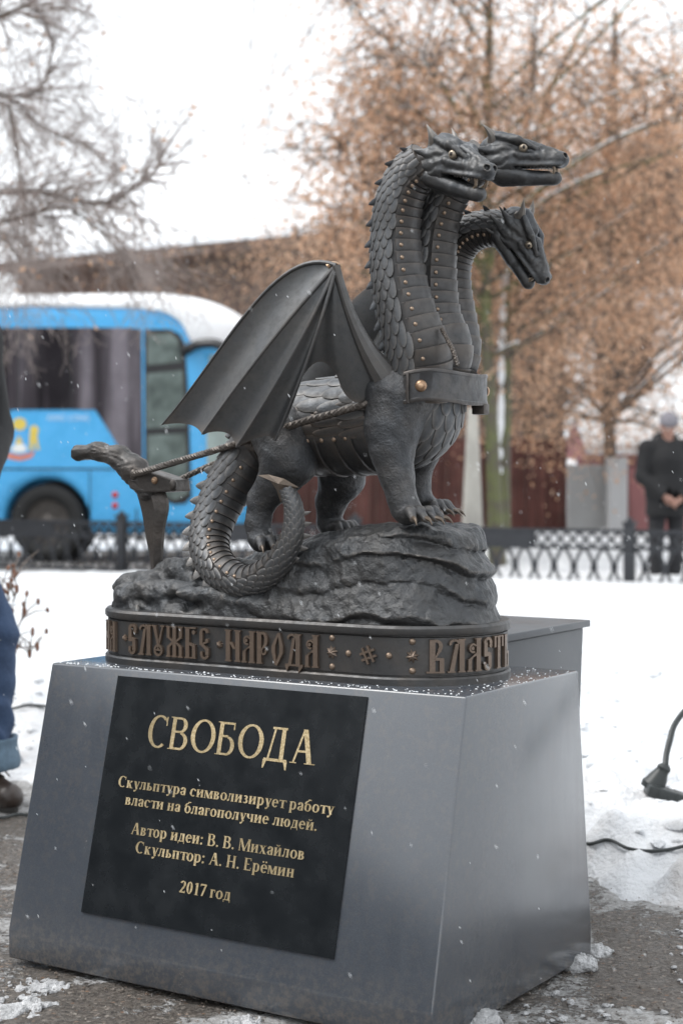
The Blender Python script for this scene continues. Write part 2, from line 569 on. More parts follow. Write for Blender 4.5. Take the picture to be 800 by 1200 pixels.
# ---------------------------------------------------------------- serif lettering drawn stroke by stroke
def ell_arc(cx, cy, rx, ry, tx, ty, a0, a1, n=18):
    """a bowl: outer ellipse rx, ry; stroke thick tx at the sides, ty at top and bottom"""
    o_, i_ = [], []
    for k in range(n + 1):
        a = rad(a0 + (a1 - a0) * k / n)
        o_.append((cx + rx * math.cos(a), cy + ry * math.sin(a)))
        i_.append((cx + (rx - tx) * math.cos(a), cy + (ry - ty) * math.sin(a)))
    return [[o_[k], o_[k + 1], i_[k + 1], i_[k]] for k in range(n)]

def rect(x0, y0, x1, y1): return [[(x0, y0), (x1, y0), (x1, y1), (x0, y1)]]
def stem(x, y0, y1, w, top=True, bot=True, sf=0.07):
    s = rect(x, y0, x + w, y1)
    h = 0.028
    if bot: s += rect(x - sf, y0, x + w + sf, y0 + h)
    if top: s += rect(x - sf, y1 - h, x + w + sf, y1)
    return s
def diag(x0, y0, x1, y1, w): return [[(x0, y0), (x0 + w, y0), (x1 + w, y1), (x1, y1)]]
def dot(cx, cy, r): return [[(cx + r * math.cos(2 * PI * k / 12), cy + r * math.sin(2 * PI * k / 12)) for k in range(12)]]

def serif_glyph(ch, b):
    """outline pieces and advance width, cap height 1; b = stem weight, t = hairline"""
    t = 0.045 + b * 0.14
    x = 0.68                                     # x-height
    H = 1.0
    g = {}
    if ch == 'С': return ell_arc(.42, .5, .40, .515, b * 1.1, t, 52, 308, 26) + rect(.66, .70, .70, .98) + [[(.62,.86),(.70,.70),(.70,.98)]], .78
    if ch == 'с': return ell_arc(.30, .34, .28, .35, b, t, 50, 310, 20) + dot(.47, .55, b * .5), .57
    if ch == 'В': return stem(.07, 0, H, b, sf=.07) + rect(.07, H - t, .40, H) + rect(.07, .52, .42, .52 + t) + rect(.07, 0, .42, t) + ell_arc(.38, .76, .25, .24, b, t, -90, 90, 12) + ell_arc(.40, .27, .29, .275, b, t, -90, 90, 14), .75
    if ch == 'в': return stem(.06, 0, x, b, sf=.05) + rect(.06, x - t, .30, x) + rect(.06, .34, .30, .34 + t) + rect(.06, 0, .30, t) + ell_arc(.29, .51, .19, .17, b * .9, t, -90, 90, 10) + ell_arc(.29, .185, .23, .185, b, t, -90, 90, 10), .58
    if ch == 'О': return ell_arc(.46, .5, .44, .515, b * 1.1, t, 0, 360, 36), .92
    if ch == 'о': return ell_arc(.31, .34, .29, .355, b, t, 0, 360, 26), .62
    if ch == 'Б': return stem(.07, 0, H, b) + rect(.07, H - t, .60, H) + rect(.56, .78, .60, H) + rect(.07, .54, .40, .54 + t) + rect(.07, 0, .40, t) + ell_arc(.38, .285, .27, .29, b, t, -90, 90, 14), .72
    if ch == 'Д': return diag(.12, .02, .29, H - .02, t) + rect(.54, 0, .54 + b, H) + rect(.22, H - t, .72, H) + rect(.02, 0, .80, t) + [[(.0, -.24), (.04, -.24), (.13, .02), (.0, .02)]] + [[(.78, -.24), (.82, -.24), (.82, .02), (.69, .02)]] + rect(.0, -.02, .82, .02), .88
    if ch == 'д': return diag(.10, .02, .19, x - .02, t) + rect(.36, 0, .36 + b, x) + rect(.14, x - t, .52, x) + rect(.02, 0, .57, t) + rect(.02, -.17, .07, t) + rect(.52, -.17, .57, t), .62
    if ch == 'А': return diag(.08, 0, .36, H, t) + diag(.58, 0, .34, H + .01, b * 1.15) + rect(.20, .33, .60, .33 + t) + rect(.0, 0, .22, .028) + rect(.49, 0, .84, .028), .84
    if ch == 'а': return ell_arc(.24, .17, .21, .185, b, t, 60, 300, 14) + rect(.22, .30, .40, .30 + t) + stem(.32, .04, .52, b, False, False) + ell_arc(.26, .50, .06 + b, .19, b, t, 0, 165, 12) + dot(.13, .53, b * .5) + rect(.32, 0, .50, t), .54
    if ch == 'к': return stem(.06, 0, x, b, sf=.05) + diag(.20, .32, .40, x - .03, t) + diag(.36, 0, .19, .40, b) + rect(.30, 0, .62, .028) + dot(.45, x - .08, b * .45), .63
    if ch == 'у': return diag(.26, -.02, .06, x, b) + diag(.22, -.20, .48, x, t) + rect(0, x - .028, .26, x) + rect(.38, x - .028, .60, x) + dot(.16, -.19, b * .5), .58
    if ch == 'л': return diag(.10, .06, .16, x - .02, t) + rect(.36, 0, .36 + b, x) + rect(.12, x - t, .54, x) + dot(.08, .08, b * .5) + rect(.30, 0, .58, .028), .61
    if ch == 'ь': return stem(.06, 0, x, b, sf=.05) + rect(.06, .36, .30, .36 + t) + rect(.06, 0, .30, t) + ell_arc(.28, .20, .23, .205, b, t, -90, 90, 10), .56
    if ch == 'п': return stem(.06, 0, x, b, sf=.05) + stem(.40, 0, x, b, sf=.05) + rect(.06, x - t, .5, x), .66
    if ch == 'т': return stem(.24, 0, x, b, False, True, .07) + rect(.02, x - t, .24 * 2 + b - .02, x) + rect(.02, x - .18, .05, x) + rect(.43 + b, x - .18, .46 + b, x), .54
    if ch == 'р': return stem(.06, -.30, x, b, False, True, .05) + rect(.0, x - .03, .10, x) + ell_arc(.32, .34, .27, .355, b, t, -140, 140, 20), .64
    if ch == 'и': return stem(.06, 0, x, b, sf=.05) + stem(.42, 0, x, b, sf=.05) + diag(.12, .06, .42, x - .06, t), .68
    if ch == 'й': return serif_glyph('и', b)[0] + ell_arc(.32, .92, .16, .14, .05, .06, 190, 350, 8), .68
    if ch == 'м': return stem(.05, 0, x, t, True, True, .05) + stem(.56, 0, x, b, sf=.05) + diag(.32, 0, .05, x, b) + diag(.32, 0, .56, x, t), .78
    if ch == 'з': return ell_arc(.22, .51, .18, .18, b * .9, t, -90, 150, 12) + ell_arc(.22, .185, .22, .195, b, t, -150, 90, 12) + rect(.14, .33, .24, .33 + t), .48
    if ch == 'е': return ell_arc(.29, .34, .27, .355, b, t, 0, 318, 22) + rect(.05, .34, .55, .34 + t), .57
    if ch == 'ё': return serif_glyph('е', b)[0] + dot(.19, .88, .075) + dot(.42, .88, .075), .57
    if ch == 'г': return stem(.06, 0, x, b, True, True, .05) + rect(.06, x - t, .42, x) + rect(.38, x - .22, .42, x), .46
    if ch == 'б': return ell_arc(.31, .32, .28, .335, b, t, 0, 360, 24) + ell_arc(.40, .62, .37, .30, b * .9, t, 100, 190, 8) + rect(.30, .92, .55, .92 + t * 1.3), .62
    if ch == 'ч': return stem(.40, 0, x, b, sf=.05) + ell_arc(.26, .50, .22, .24, b, t, 180, 290, 8) + rect(.04, .50, .04 + b, x) + rect(0, x - .028, .24, x), .64
    if ch == 'н': return stem(.06, 0, x, b, sf=.05) + stem(.40, 0, x, b, sf=.05) + rect(.1, .32, .45, .32 + t), .66
    if ch == 'ю': return stem(.05, 0, x, b, sf=.05) + rect(.1, .32, .36, .32 + t) + ell_arc(.58, .34, .26, .355, b, t, 0, 360, 24), .88
    if ch == 'х': return diag(.40, 0, .05, x, b) + diag(.06, 0, .46, x, t) + rect(0, 0, .22, .028) + rect(.34, 0, .64, .028) + rect(0, x - .028, .26, x) + rect(.36, x - .028, .60, x), .64
    if ch == 'М': return stem(.06, 0, H, t, True, True, .06) + stem(.78, 0, H, b, sf=.06) + diag(.42, 0, .06, H, b) + diag(.44, 0, .80, H, t), 1.02
    if ch == 'Н': return stem(.07, 0, H, b) + stem(.56, 0, H, b) + rect(.1, .48, .6, .48 + t), .84
    if ch == 'Е': return stem(.07, 0, H, b) + rect(.07, H - t, .58, H) + rect(.07, .48, .44, .48 + t) + rect(.07, 0, .60, t) + rect(.54, .78, .58, H) + rect(.56, 0, .60, .25), .68
    if ch == '2': return ell_arc(.27, .74, .24, .26, b, t, -35, 165, 14) + diag(.03, .06, .36, .62, b * .9) + rect(.03, 0, .50, t * 1.8) + rect(.46, 0, .50, .2), .56
    if ch == '0': return ell_arc(.27, .5, .25, .51, b, t, 0, 360, 28), .55
    if ch == '1': return stem(.22, 0, H, b, False, True, .09) + diag(.10, .86, .24, H, t), .54
    if ch == '7': return rect(.04, H - t * 2, .52, H) + diag(.14, 0, .42, H - .02, b * .85) + rect(.04, H - .22, .08, H), .54
    if ch == '.': return dot(.11, .08, .09), .26
    if ch == ':': return dot(.13, .08, .09) + dot(.13, .56, .09), .30
    return [], .28

def serif_line(text, p_left, p_right, cap, weight, depth=0.0012, sp=0.03):
    s0, t0 = face_st(*p_left); s1, t1 = face_st(*p_right)
    tm = (t0 + t1) / 2
    pen, pieces = 0.0, []
    for ch in text:
        polys, adv = serif_glyph(ch, weight)
        pieces += [[(x + pen, y) for x, y in p] for p in polys]
        pen += adv + sp
    pen -= sp
    kx = (s1 - s0) / pen
    mb = MB()
    for i, p in enumerate(pieces):
        a2 = sum(p[j][0] * p[(j + 1) % len(p)][1] - p[(j + 1) % len(p)][0] * p[j][1] for j in range(len(p)))
        if a2 < 0: p = p[::-1]
        mb.prism(p, lambda x, y, d: face_pt(s0 + x * kx, tm - y * cap, d), 0.0042, 0.0042 + depth * 0.5 + 0.00004 * (i % 9))
    return mb.build("lettering", M['gold'], plaque, smooth=False)

serif_line("СВОБОДА", (172.5, 875.5), (370, 896.5), 0.0635, 0.135)
serif_line("Скульптура символизирует работу", (140, 921), (392, 956), 0.0215, 0.17)
serif_line("власти на благополучие людей.", (148, 943), (373, 974), 0.0215, 0.17)
serif_line("Автор идеи: В. В. Михайлов", (155, 977), (358, 1008.5), 0.0225, 0.17)
serif_line("Скульптор: А. Н. Ерёмин", (160, 999), (346, 1029), 0.0225, 0.17)
serif_line("2017 год", (211.5, 1045.5), (271.5, 1056), 0.0225, 0.17)
# ================================================================ DRAGON SCULPTURE
statue = empty("dragon_statue", ORI, -YAW)
tag(statue, "dark bronze three-headed dragon hauling a plough, on an oval lettered base on the grey pedestal", "statue")
PX = 1 / 600.0
BT = 0.112                     # height of the lettered band

# ---------------------------------------------------------------- the oval band
BC, BRD, BX0 = 0.276, 0.182, -0.009         # half length of the straight part, radius of the round ends
PER_S = 2 * BC
def band_pt(s, r):
    """s: arc length along the foot of the band from the middle of the front, growing to the right"""
    half = BC
    arc = PI * BRD
    tot = 4 * BC + 2 * arc
    s = (s + tot / 2) % tot - tot / 2
    sg = 1 if s >= 0 else -1
    a = abs(s)
    if a <= half: return Vector((BX0 + sg * a, -r, 0))
    a -= half
    if a <= arc:
        q = a / BRD
        return Vector((BX0 + sg * (BC + r * math.sin(q)), -r * math.cos(q), 0))
    a -= arc
    return Vector((BX0 + sg * (BC - a), r, 0))

TOT = 4 * BC + 2 * PI * BRD
prof = [(0.0, .006), (.012, .006), (.0155, .003), (.0165, -.002), (.0185, -.002), (.0195, 0), (.090, 0), (.0915, -.003), (.093, -.003), (.0945, .004), (.098, .006), (.107, .006), (.112, .002), (.112, -.06)]
NS = 200
bv, bf = [], []
for i in range(NS):
    s = i / NS * TOT
    for z, dr in prof:
        p = band_pt(s, BRD + dr)
        bv.append((p.x, p.y, z))
m_ = len(prof)
for i in range(NS):
    j = (i + 1) % NS
    for k in range(m_ - 1):
        bf.append((i * m_ + k, j * m_ + k, j * m_ + k + 1, i * m_ + k + 1))
band = mesh_obj("base_band", bv, bf, M['band'], statue, True, 30)

# letters of the band: interlaced old lettering, unit height 1, stem weight q
def vyaz(ch):
    q = .17
    def st(x, y0=0, y1=1, w=q): return rect(x, y0, x + w, y1)
    def foot(x, w=q): return rect(x - .04, 0, x + w + .04, .045)
    def cap(x, w=q): return rect(x - .04, .955, x + w + .04, 1)
    if ch == 'Н': return st(0) + st(.40) + foot(0) + foot(.40) + cap(0) + cap(.40) + diag(.14, .62, .30, .40, .13), .57
    if ch == 'А': return st(.34) + foot(.34) + cap(.34) + st(.04, 0, .36, .13) + foot(.04, .13) + ell_arc(.22, .70, .15, .15, .06, .06, 30, 300, 12) + [[(.04, .36), (.17, .36), (.36, .58), (.36, .48)]] + dot(.20, .70, .06), .52
    if ch == 'С': return st(.05, .42, .84, .15) + ell_arc(.24, .80, .20, .20, .13, .08, 0, 180, 12) + dot(.36, .74, .07) + st(.24, .14, .46, .15) + [[(.05, .42), (.20, .42), (.40, .50), (.24, .56)]] + ell_arc(.22, .15, .17, .16, .12, .07, 180, 360, 12) + dot(.10, .20, .06), .46
    if ch == 'Л': return st(.36) + foot(.36) + cap(.36) + ell_arc(.20, .86, .18, .14, .08, .07, 0, 200, 10) + [[(.02, 0), (.17, 0), (.34, .86), (.22, .86)]] + rect(-.03, 0, .22, .045) , .54
    if ch == 'У': return [[(.02, 1), (.17, 1), (.30, .40), (.22, .36)], [(.44, 1), (.50, 1), (.32, .36), (.24, .40)]] + rect(-.02, .955, .2, 1) + rect(.36, .955, .54, 1) + ell_arc(.26, .19, .20, .20, .08, .08, 0, 360, 18) + rect(.10, .17, .42, .22) + [[(.2, .2), (.32, .2), (.26, .34)]] , .54
    if ch == 'Ж': return st(.30, 0, 1, .15) + foot(.30, .15) + cap(.30, .15) + st(.04, .62, 1, .13) + st(.58, .62, 1, .13) + cap(.04, .13) + cap(.58, .13) + st(.04, 0, .34, .13) + st(.58, 0, .34, .13) + foot(.04, .13) + foot(.58, .13) + [[(.04, .64), (.17, .64), (.36, .52), (.30, .47)], [(.71, .64), (.58, .64), (.40, .52), (.45, .47)], [(.04, .34), (.30, .53), (.36, .48), (.17, .32)], [(.71, .34), (.45, .53), (.40, .48), (.58, .32)]], .75
    if ch == 'Б': return st(.04) + foot(.04) + rect(0, .955, .50, 1) + dot(.40, .84, .07) + [[(.21, .52), (.21, .42), (.46, .36), (.46, .44)]] + st(.34, 0, .42, .14) + rect(.2, 0, .50, .045), .54
    if ch == 'Е': return ell_arc(.24, .82, .20, .18, .12, .07, 10, 180, 12) + st(.04, .46, .84, .14) + dot(.36, .60, .07) + [[(.04, .46), (.18, .46), (.44, .56), (.40, .62)]] + [[(.08, .46), (.2, .5), (.42, .36), (.30, .30)]] + st(.30, .14, .38, .15) + ell_arc(.26, .15, .19, .15, .11, .07, 180, 360, 12) + dot(.12, .20, .06), .50
    if ch == 'Р': return st(.04) + foot(.04) + cap(.04) + ell_arc(.26, .74, .20, .26, .12, .08, -90, 110, 14) + ell_arc(.30, .40, .12, .13, .06, .06, 120, 400, 12), .50
    if ch == 'О': return [[(.04, .58), (.18, .58), (.34, .98), (.28, 1.0)], [(.04, .58), (.04, .40), (.18, .40), (.18, .58)], [(.04, .40), (.16, .0), (.24, .02), (.18, .40)], [(.36, .60), (.50, .60), (.38, 1.0), (.28, .98)], [(.36, .60), (.36, .38), (.50, .38), (.50, .60)], [(.36, .38), (.18, .0), (.26, -.02), (.50, .38)]], .56
    if ch == 'Д': return st(.36) + cap(.36) + ell_arc(.20, .86, .18, .14, .08, .07, 0, 200, 10) + [[(.06, .05), (.18, .05), (.34, .86), (.22, .86)]] + rect(-.06, 0, .64, .06) + [[(-.06, 0), (.0, -.16), (.10, 0)], [(.48, 0), (.46, -.22), (.64, 0)]], .62
    if ch == 'В': return st(.04) + rect(-.06, 0, .24, .045) + ell_arc(.24, .80, .20, .20, .12, .08, -60, 120, 12) + [[(.20, .48), (.20, .42), (.40, .66), (.30, .68)]] + [[(.21, .47), (.21, .38), (.48, .36), (.48, .44)]] + st(.34, 0, .42, .14) + rect(.2, 0, .50, .045) + rect(.04, .955, .26, 1), .54
    if ch == 'Т': return st(.20, 0, 1, .15) + foot(.20, .15) + rect(.0, .955, .56, 1) + st(.0, .66, .98, .10) + st(.46, .66, .98, .10), .56
    if ch == 'Ь': return st(.04) + foot(.04) + cap(.04) + st(.32, 0, .44, .13) + rect(.04, 0, .46, .05) + rect(.1, .40, .45, .47), .50
    return [], .3

def band_poly(mb, poly, s0, z0, kx, kz, depth):
    a2 = sum(poly[j][0] * poly[(j + 1) % len(poly)][1] - poly[(j + 1) % len(poly)][0] * poly[j][1] for j in range(len(poly)))
    if a2 < 0: poly = poly[::-1]
    def f(x, y, d):
        p = band_pt(s0 + x * kx, BRD + d)
        return (p.x, p.y, z0 + y * kz)
    mb.prism(poly, f, -0.002, depth)

def s_of(px, py):
    """arc length on the band front under a pixel (front straight part or round end)"""
    best = None
    for i in range(-900, 901):
        s = i / 900 * (BC + PI * BRD)
        p = band_pt(s, BRD); p.z = 0.055
        n = band_pt(s, BRD + .01) - band_pt(s, BRD)
        wv = ORI + UV * p.x + VV * p.y + Vector((0, 0, p.z))
        view = Vector((0, 0, CAMZ)) - wv
        if view.dot(UV * n.x + VV * n.y) <= 0: continue
        c_, s_ = math.cos(PITCH), math.sin(PITCH)
        v = wv - Vector((0, 0, CAMZ))
        dep = v.y * c_ + v.z * s_
        x = 400 + FPX * v.x / dep
        if best is None or abs(x - px) < best[0]: best = (abs(x - px), s)
    return best[1]

def band_word(text, s0, s1, z0=0.0245, h=0.063):
    pen, items = 0, []
    for ch in text:
        polys, adv = vyaz(ch)
        items += [[(x + pen, y) for x, y in p] for p in polys]
        pen += adv + .085
    pen -= .085
    mb = MB()
    for i, p in enumerate(items):
        # long pieces on the round end are cut so that they follow it
        band_poly(mb, p, s0, z0, (s1 - s0) / pen, h, 0.0062 + 0.0001 * (i % 9))
    return mb.build("lettering", M['letter'], band, smooth=False)

band_word("НА", s_of(138, 745) - .060, s_of(138, 745))
band_word("СЛУЖБЕ", s_of(152.5, 745), s_of(248, 750))
band_word("НАРОДА", s_of(267, 750), s_of(374, 760))
sB = s_of(501, 765)
band_word("ВЛАСТЬ", sB, sB + .214)

def star(s, z, r, n=8):
    mb = MB()
    pts = []
    for k in range(2 * n):
        rr = r if k % 2 == 0 else r * .62
        a = PI * k / n + .2
        pts.append((rr * math.cos(a), rr * math.sin(a)))
    rim = []
    for x, y in pts:
        p = band_pt(s + x, BRD - .001); rim.append((p.x, p.y, z + y))
    mid = []
    for x, y in pts:
        p = band_pt(s + x * .6, BRD + .005); mid.append((p.x, p.y, z + y * .6))
    c = band_pt(s, BRD + .0085); c = (c.x, c.y, z)
    m = 2 * n
    vs_ = rim + mid + [c]
    fs = []
    for k in range(m):
        j = (k + 1) % m
        fs += [(k, j, m + j, m + k), (m + k, m + j, 2 * m)]
    mb.add(vs_, fs)
    return mb.build("star_boss", M['letter'], band, True, 40)

def boss(s, z, r, name="round_boss", mat='rivet'):
    mb = MB()
    n = (band_pt(s, BRD + .01) - band_pt(s, BRD)).normalized()
    q = n.to_track_quat('Z', 'Y').to_matrix()
    mb.sphere(band_pt(s, BRD - .001) + Vector((0, 0, z)), (r, r, r * .85), 10, 5, q, half=True)
    return mb.build(name, M[mat], band)

ZM = 0.056
star(s_of(147.5, 745), ZM, .0085); star(s_of(258, 750), ZM, .0095)
for px in (389, 483):
    s = s_of(px, 760)
    star(s, ZM, .0145); boss(s, ZM + .0275, .0068); boss(s, ZM - .0275, .0068)
boss(s_of(408, 760), ZM, .0068); boss(s_of(455.5, 760), ZM, .0068)
mb = MB()
s = s_of(432, 760)
for a, off in ((rad(20), .006), (rad(20), -.006), (rad(115), .006), (rad(115), -.006)):
    ca, sa = math.cos(a), math.sin(a)
    e = .0165
    poly = [(x * ca - y * sa, x * sa + y * ca) for x, y in ((-e, off - .0022), (e, off - .0022), (e, off + .0022), (-e, off + .0022))]
    band_poly(mb, poly, s, ZM, 1, 1, .005 + .0003 * (a > 1))
mb.build("lattice_ornament", M['letter'], band, smooth=False)

# ---------------------------------------------------------------- the rock
anch = []
for px, py, yl in ((128, 690, 0), (165, 678, 0), (200, 668, 0), (240, 668, .0), (305, 652, -.02), (350, 640, 0), (400, 626, 0), (440, 617, 0), (490, 612, -.03), (520, 616, -.03), (560, 628, 0)):
    p = L(px, py, yl); anch.append((p.x, p.z))
anch.sort()
AX, AZ = np.array([a[0] for a in anch]), np.array([a[1] for a in anch])

def rock_top(x): return np.interp(x, AX, AZ)

def rock_sdf(G):
    X, Y, Z = G
    wx = .048 * fbm(X * 4, Y * 4, Z * 5, 2, 5) + .014 * fbm(X * 16, Y * 16, Z * 16, 2, 6)
    zz = Z + .34 * np.clip(X + .05, -.5, .10) - .10 * np.clip(X - .2, 0, 1) + .12 * Y * (Y < 0) + wx
    lay = (zz / .056) % 1.0
    ledge = np.where(lay < .16, lay / .16, (1 - (lay - .16) / .84) ** .8)
    amt = np.clip((X + .30) / .25, .15, 1) * np.clip(.75 + 1.1 * vnoise(X * 6, Y * 6, np.floor(zz / .056) * 3.7, 15), 0, 2)
    r = .166 - .16 * (Z - BT) + amt * (.017 * ledge - .006) + .016 * fbm(X * 9, Y * 9, Z * 9, 2, 9) - .05 * np.clip(X - .30, 0, 1) * np.clip(Z - .2, 0, 1) * 4
    cx = .272 - np.clip(Z - .22, 0, 1) * .10
    d2 = np.hypot(np.maximum(np.abs(X + .009) - cx, 0), Y) - r
    top = Z - (rock_top(X) + .010 * fbm(X * 16, Y * 16, Z * 0, 3, 21) - .5 * np.clip(np.abs(Y) - .085, 0, 1) - .35 * np.clip(-Y - .02, 0, 1) * (X < .02) + .012 * np.sin((X * .8 + Y * 1.6 + wx * 2) * 70) * np.clip((.02 - X) / .1, 0, 1))
    d = smax(d2, top, .016)
    # turned furrow clods at the plough end
    for a, b, ra, rb in ((L(150, 697, -.10), L(225, 690, -.13), .030, .016), (L(150, 690, -.02), L(222, 672, -.04), .034, .02),
                         (L(195, 668, .0), L(232, 662, -.06), .024, .018), (L(215, 695, -.15), L(300, 705, -.15), .014, .02)):
        d = smin(d, s_cap(G, a, b, ra, rb) + .006 * fbm(X * 30, Y * 30, Z * 30, 2, 3), .018)
    fac = .0036 * fbm(X * 60, Y * 60, Z * 60, 2, 31) + .0085 * np.abs(fbm(X * 20 + 3, Y * 20, Z * 30, 3, 77)) - .002
    d = d + fac
    return np.maximum(d, BT - .012 - Z)
sdf_obj("rock", rock_sdf, (-.475, -.20, BT - .018), (.475, .20, .345), .0036, M['rock'], statue)

# ---------------------------------------------------------------- swept bodies (torso, necks, tail)
class Sweep:
    def __init__(self, rows, back, n=160):
        """rows: (x, y, z, r_side, r_back, belly half line angle in degrees from the back)"""
        R = smooth_path(rows, n)
        self.n = n
        self.C = [Vector(r[:3]) for r in R]
        self.rs, self.rb, self.pb = R[:, 3], R[:, 4], R[:, 5]
        self.T, self.B, self.S = [], [], []
        self.len = [0.0]
        for i in range(n):
            t = (self.C[min(i + 1, n - 1)] - self.C[max(i - 1, 0)]).normalized()
            b = back(i / (n - 1), self.C[i])
            b = (b - t * b.dot(t)).normalized()
            self.T.append(t); self.B.append(b); self.S.append(t.cross(b))
            if i: self.len.append(self.len[-1] + (self.C[i] - self.C[i - 1]).length)
        self.total = self.len[-1]
    def _i(self, t):
        x = min(max(t, 0), 1) * (self.n - 1)
        k = min(int(x), self.n - 2)
        return k, x - k
    def frame(self, t):
        k, u = self._i(t)
        return (self.C[k].lerp(self.C[k + 1], u), self.T[k].lerp(self.T[k + 1], u), self.B[k].lerp(self.B[k + 1], u), self.S[k].lerp(self.S[k + 1], u),
                self.rs[k] * (1 - u) + self.rs[k + 1] * u, self.rb[k] * (1 - u) + self.rb[k + 1] * u)
    def pbelly(self, t):
        k, u = self._i(t)
        return self.pb[k] * (1 - u) + self.pb[k + 1] * u
    def pt(self, t, phi, off=0.0):
        c, T, B, S, rs, rb = self.frame(t)
        p = c + B * (math.cos(phi) * (rb + off)) + S * (math.sin(phi) * (rs + off))
        if t < 0: p = p + T * (t * self.total)
        return p
    def tnorm(self, t, phi):
        c, T, B, S, rs, rb = self.frame(t)
        return (B * (math.cos(phi) / rb) + S * (math.sin(phi) / rs)).normalized()
    def body(self, name, mat, plates, lip=.003, seg=56, parent=None, t_of=lambda u: u, cap=True):
        """skin with overlapping transverse belly plates beyond the belly line"""
        ts, us = [], []
        for k in range(plates):
            for u in (0.0, .12, .45, .8, .96):
                ts.append(t_of((k + u) / plates)); us.append(u)
        ts.append(t_of(1.0)); us.append(0.0)
        v, f = [], []
        for t, u in zip(ts, us):
            pb = rad(self.pbelly(t))
            prof_ = {0.0: 0, .12: .35, .45: .55, .8: .85, .96: 1.0}[u]
            for k in range(seg):
                a = -PI + 2 * PI * k / seg
                x = abs(a)
                e = min(max((x - pb) / rad(6), 0), 1)
                rim = math.exp(-((x - pb - rad(2)) / rad(3.5)) ** 2) * .0022
                v.append(self.pt(t, a, e * lip * prof_ + rim))
        n = len(ts)
        for i in range(n - 1):
            for k in range(seg):
                k2 = (k + 1) % seg
                f.append((i * seg + k, i * seg + k2, (i + 1) * seg + k2, (i + 1) * seg + k))
        if cap:
            f.append(tuple(range(seg - 1, -1, -1)))
            f.append(tuple((n - 1) * seg + k for k in range(seg)))
        return mesh_obj(name, v, f, mat, parent, True, 32)
    def scales(self, name, mat, parent, length, width, t0, t1, phi_of, direction=-1, lift=.0045, step=.56, shrink=lambda t: 1.0, centre=0.0, blunt=.42, jit=.06):
        mb = MB()
        t, row = t0, 0
        LS = [0, .25, .5, .72, .88, .97, 1.0]
        AC = [-1, -.62, 0, .62, 1]
        while t < t1:
            k = shrink(t)
            _, _, _, _, rs, rb = self.frame(t)
            r = (rs + rb) / 2
            lim = phi_of(t)
            w = width * k
            dphi = w / r
            m = max(1, int(lim / dphi))
            offs = 0.5 if row % 2 else 0.0
            for q in range(-m - 1, m + 2):
                ph = centre + (q + offs) * dphi
                if abs(ph - centre) > lim: continue
                ll = length * k * random.uniform(1 - jit, 1 + jit)
                wv = w * random.uniform(.93, 1.0) * .98
                vs_, n0 = [], 0
                for l in LS:
                    hw_ = 1.0 if l < .5 else max(blunt * .35, math.sqrt(max(0, 1 - ((l - .5) / .52) ** 2)))
                    if l == 0: hw_ = .8
                    for a in AC:
                        h = .0008 + lift * k * l + .0016 * k * (1 - a * a)
                        vs_.append(self.pt(t + direction * l * ll / self.total, ph + a * hw_ * wv / 2 / r, h))
                c = len(AC); fs = []
                for i in range(len(LS) - 1):
                    for a in range(c - 1):
                        fs.append((i * c + a, i * c + a + 1, (i + 1) * c + a + 1, (i + 1) * c + a))
                border = [i * c for i in range(len(LS))] + [(len(LS) - 1) * c + a for a in range(1, c)] + [i * c + c - 1 for i in range(len(LS) - 2, -1, -1)]
                b0 = len(vs_)
                for bi in border:
                    i, a = divmod(bi, c)
                    l = LS[i]
                    hw_ = 1.0 if l < .5 else max(blunt * .35, math.sqrt(max(0, 1 - ((l - .5) / .52) ** 2)))
                    if l == 0: hw_ = .8
                    vs_.append(self.pt(t + direction * l * ll / self.total, ph + AC[a] * hw_ * wv / 2 / r, -.003))
                for j in range(len(border) - 1):
                    fs.append((border[j], border[j + 1], b0 + j + 1, b0 + j))
                if direction < 0: fs = [q_[::-1] for q_ in fs]
                mb.add(vs_, fs)
            t += length * step * k / self.total
            row += 1
        return mb.build(name, mat, parent, True, 40)
    def rivets(self, parent, ts, side, dphi=8, r=.0052):
        me = None
        for t in ts:
            for sg in side:
                ph = sg * rad(self.pbelly(t) + dphi)
                p, nn = self.pt(t, ph), self.tnorm(t, ph)
                if me is None:
                    mb = MB(); mb.sphere((0, 0, 0), (1, 1, .8), 10, 4, half=True)
                    o = mb.build("rivet", M['rivet'], parent); me = o.data
                else:
                    o = link(bpy.data.objects.new("rivet", me), parent)
                o.scale = (r, r, r)
                o.location = p + nn * .001
                o.rotation_mode = 'QUATERNION'
                o.rotation_quaternion = nn.to_track_quat('Z', 'Y')
    def crest(self, parent, ts, h, ln, phi=0.0, direction=-1, name="crest_spine", lean=.5, mat='scale'):
        for i, t in enumerate(ts):
            mb = MB()
            hh = h(t) if callable(h) else h
            l_ = ln(t) if callable(ln) else ln
            w = l_ * .30
            secs = [(0, 1.0), (.35, .86), (.7, .55), (.92, .25), (1.0, .04)]
            vs_, fs = [], []
            for u, k in secs:
                c = t + direction * (lean * u ** 1.5 * l_) / self.total
                for (dl, dw) in ((.5, 0), (.15, 1), (-.35, .8), (-.5, 0), (-.35, -.8), (.15, -1)):
                    r_ = self.frame(t)[4]
                    vs_.append(self.pt(c - direction * dl * l_ * k / self.total, phi + dw * w * k / r_ / 2, -.004 + u * (hh + .004)))
            for i2 in range(len(secs) - 1):
                for a in range(6):
                    b = (a + 1) % 6
                    fs.append((i2 * 6 + a, i2 * 6 + b, i2 * 6 + 6 + b, i2 * 6 + 6 + a))
            fs.append(tuple(len(vs_) - 6 + a for a in range(6)))
            mb.add(vs_, fs)
            mb.build(name, M[mat], parent, True, 50)

def rows_px(ctrl):
    out = []
    for px, py, yl, rs, rb, pb in ctrl:
        p = L(px, py, yl)
        out.append((p.x, p.y, p.z, rs * PX, rb * PX, pb))
    return out

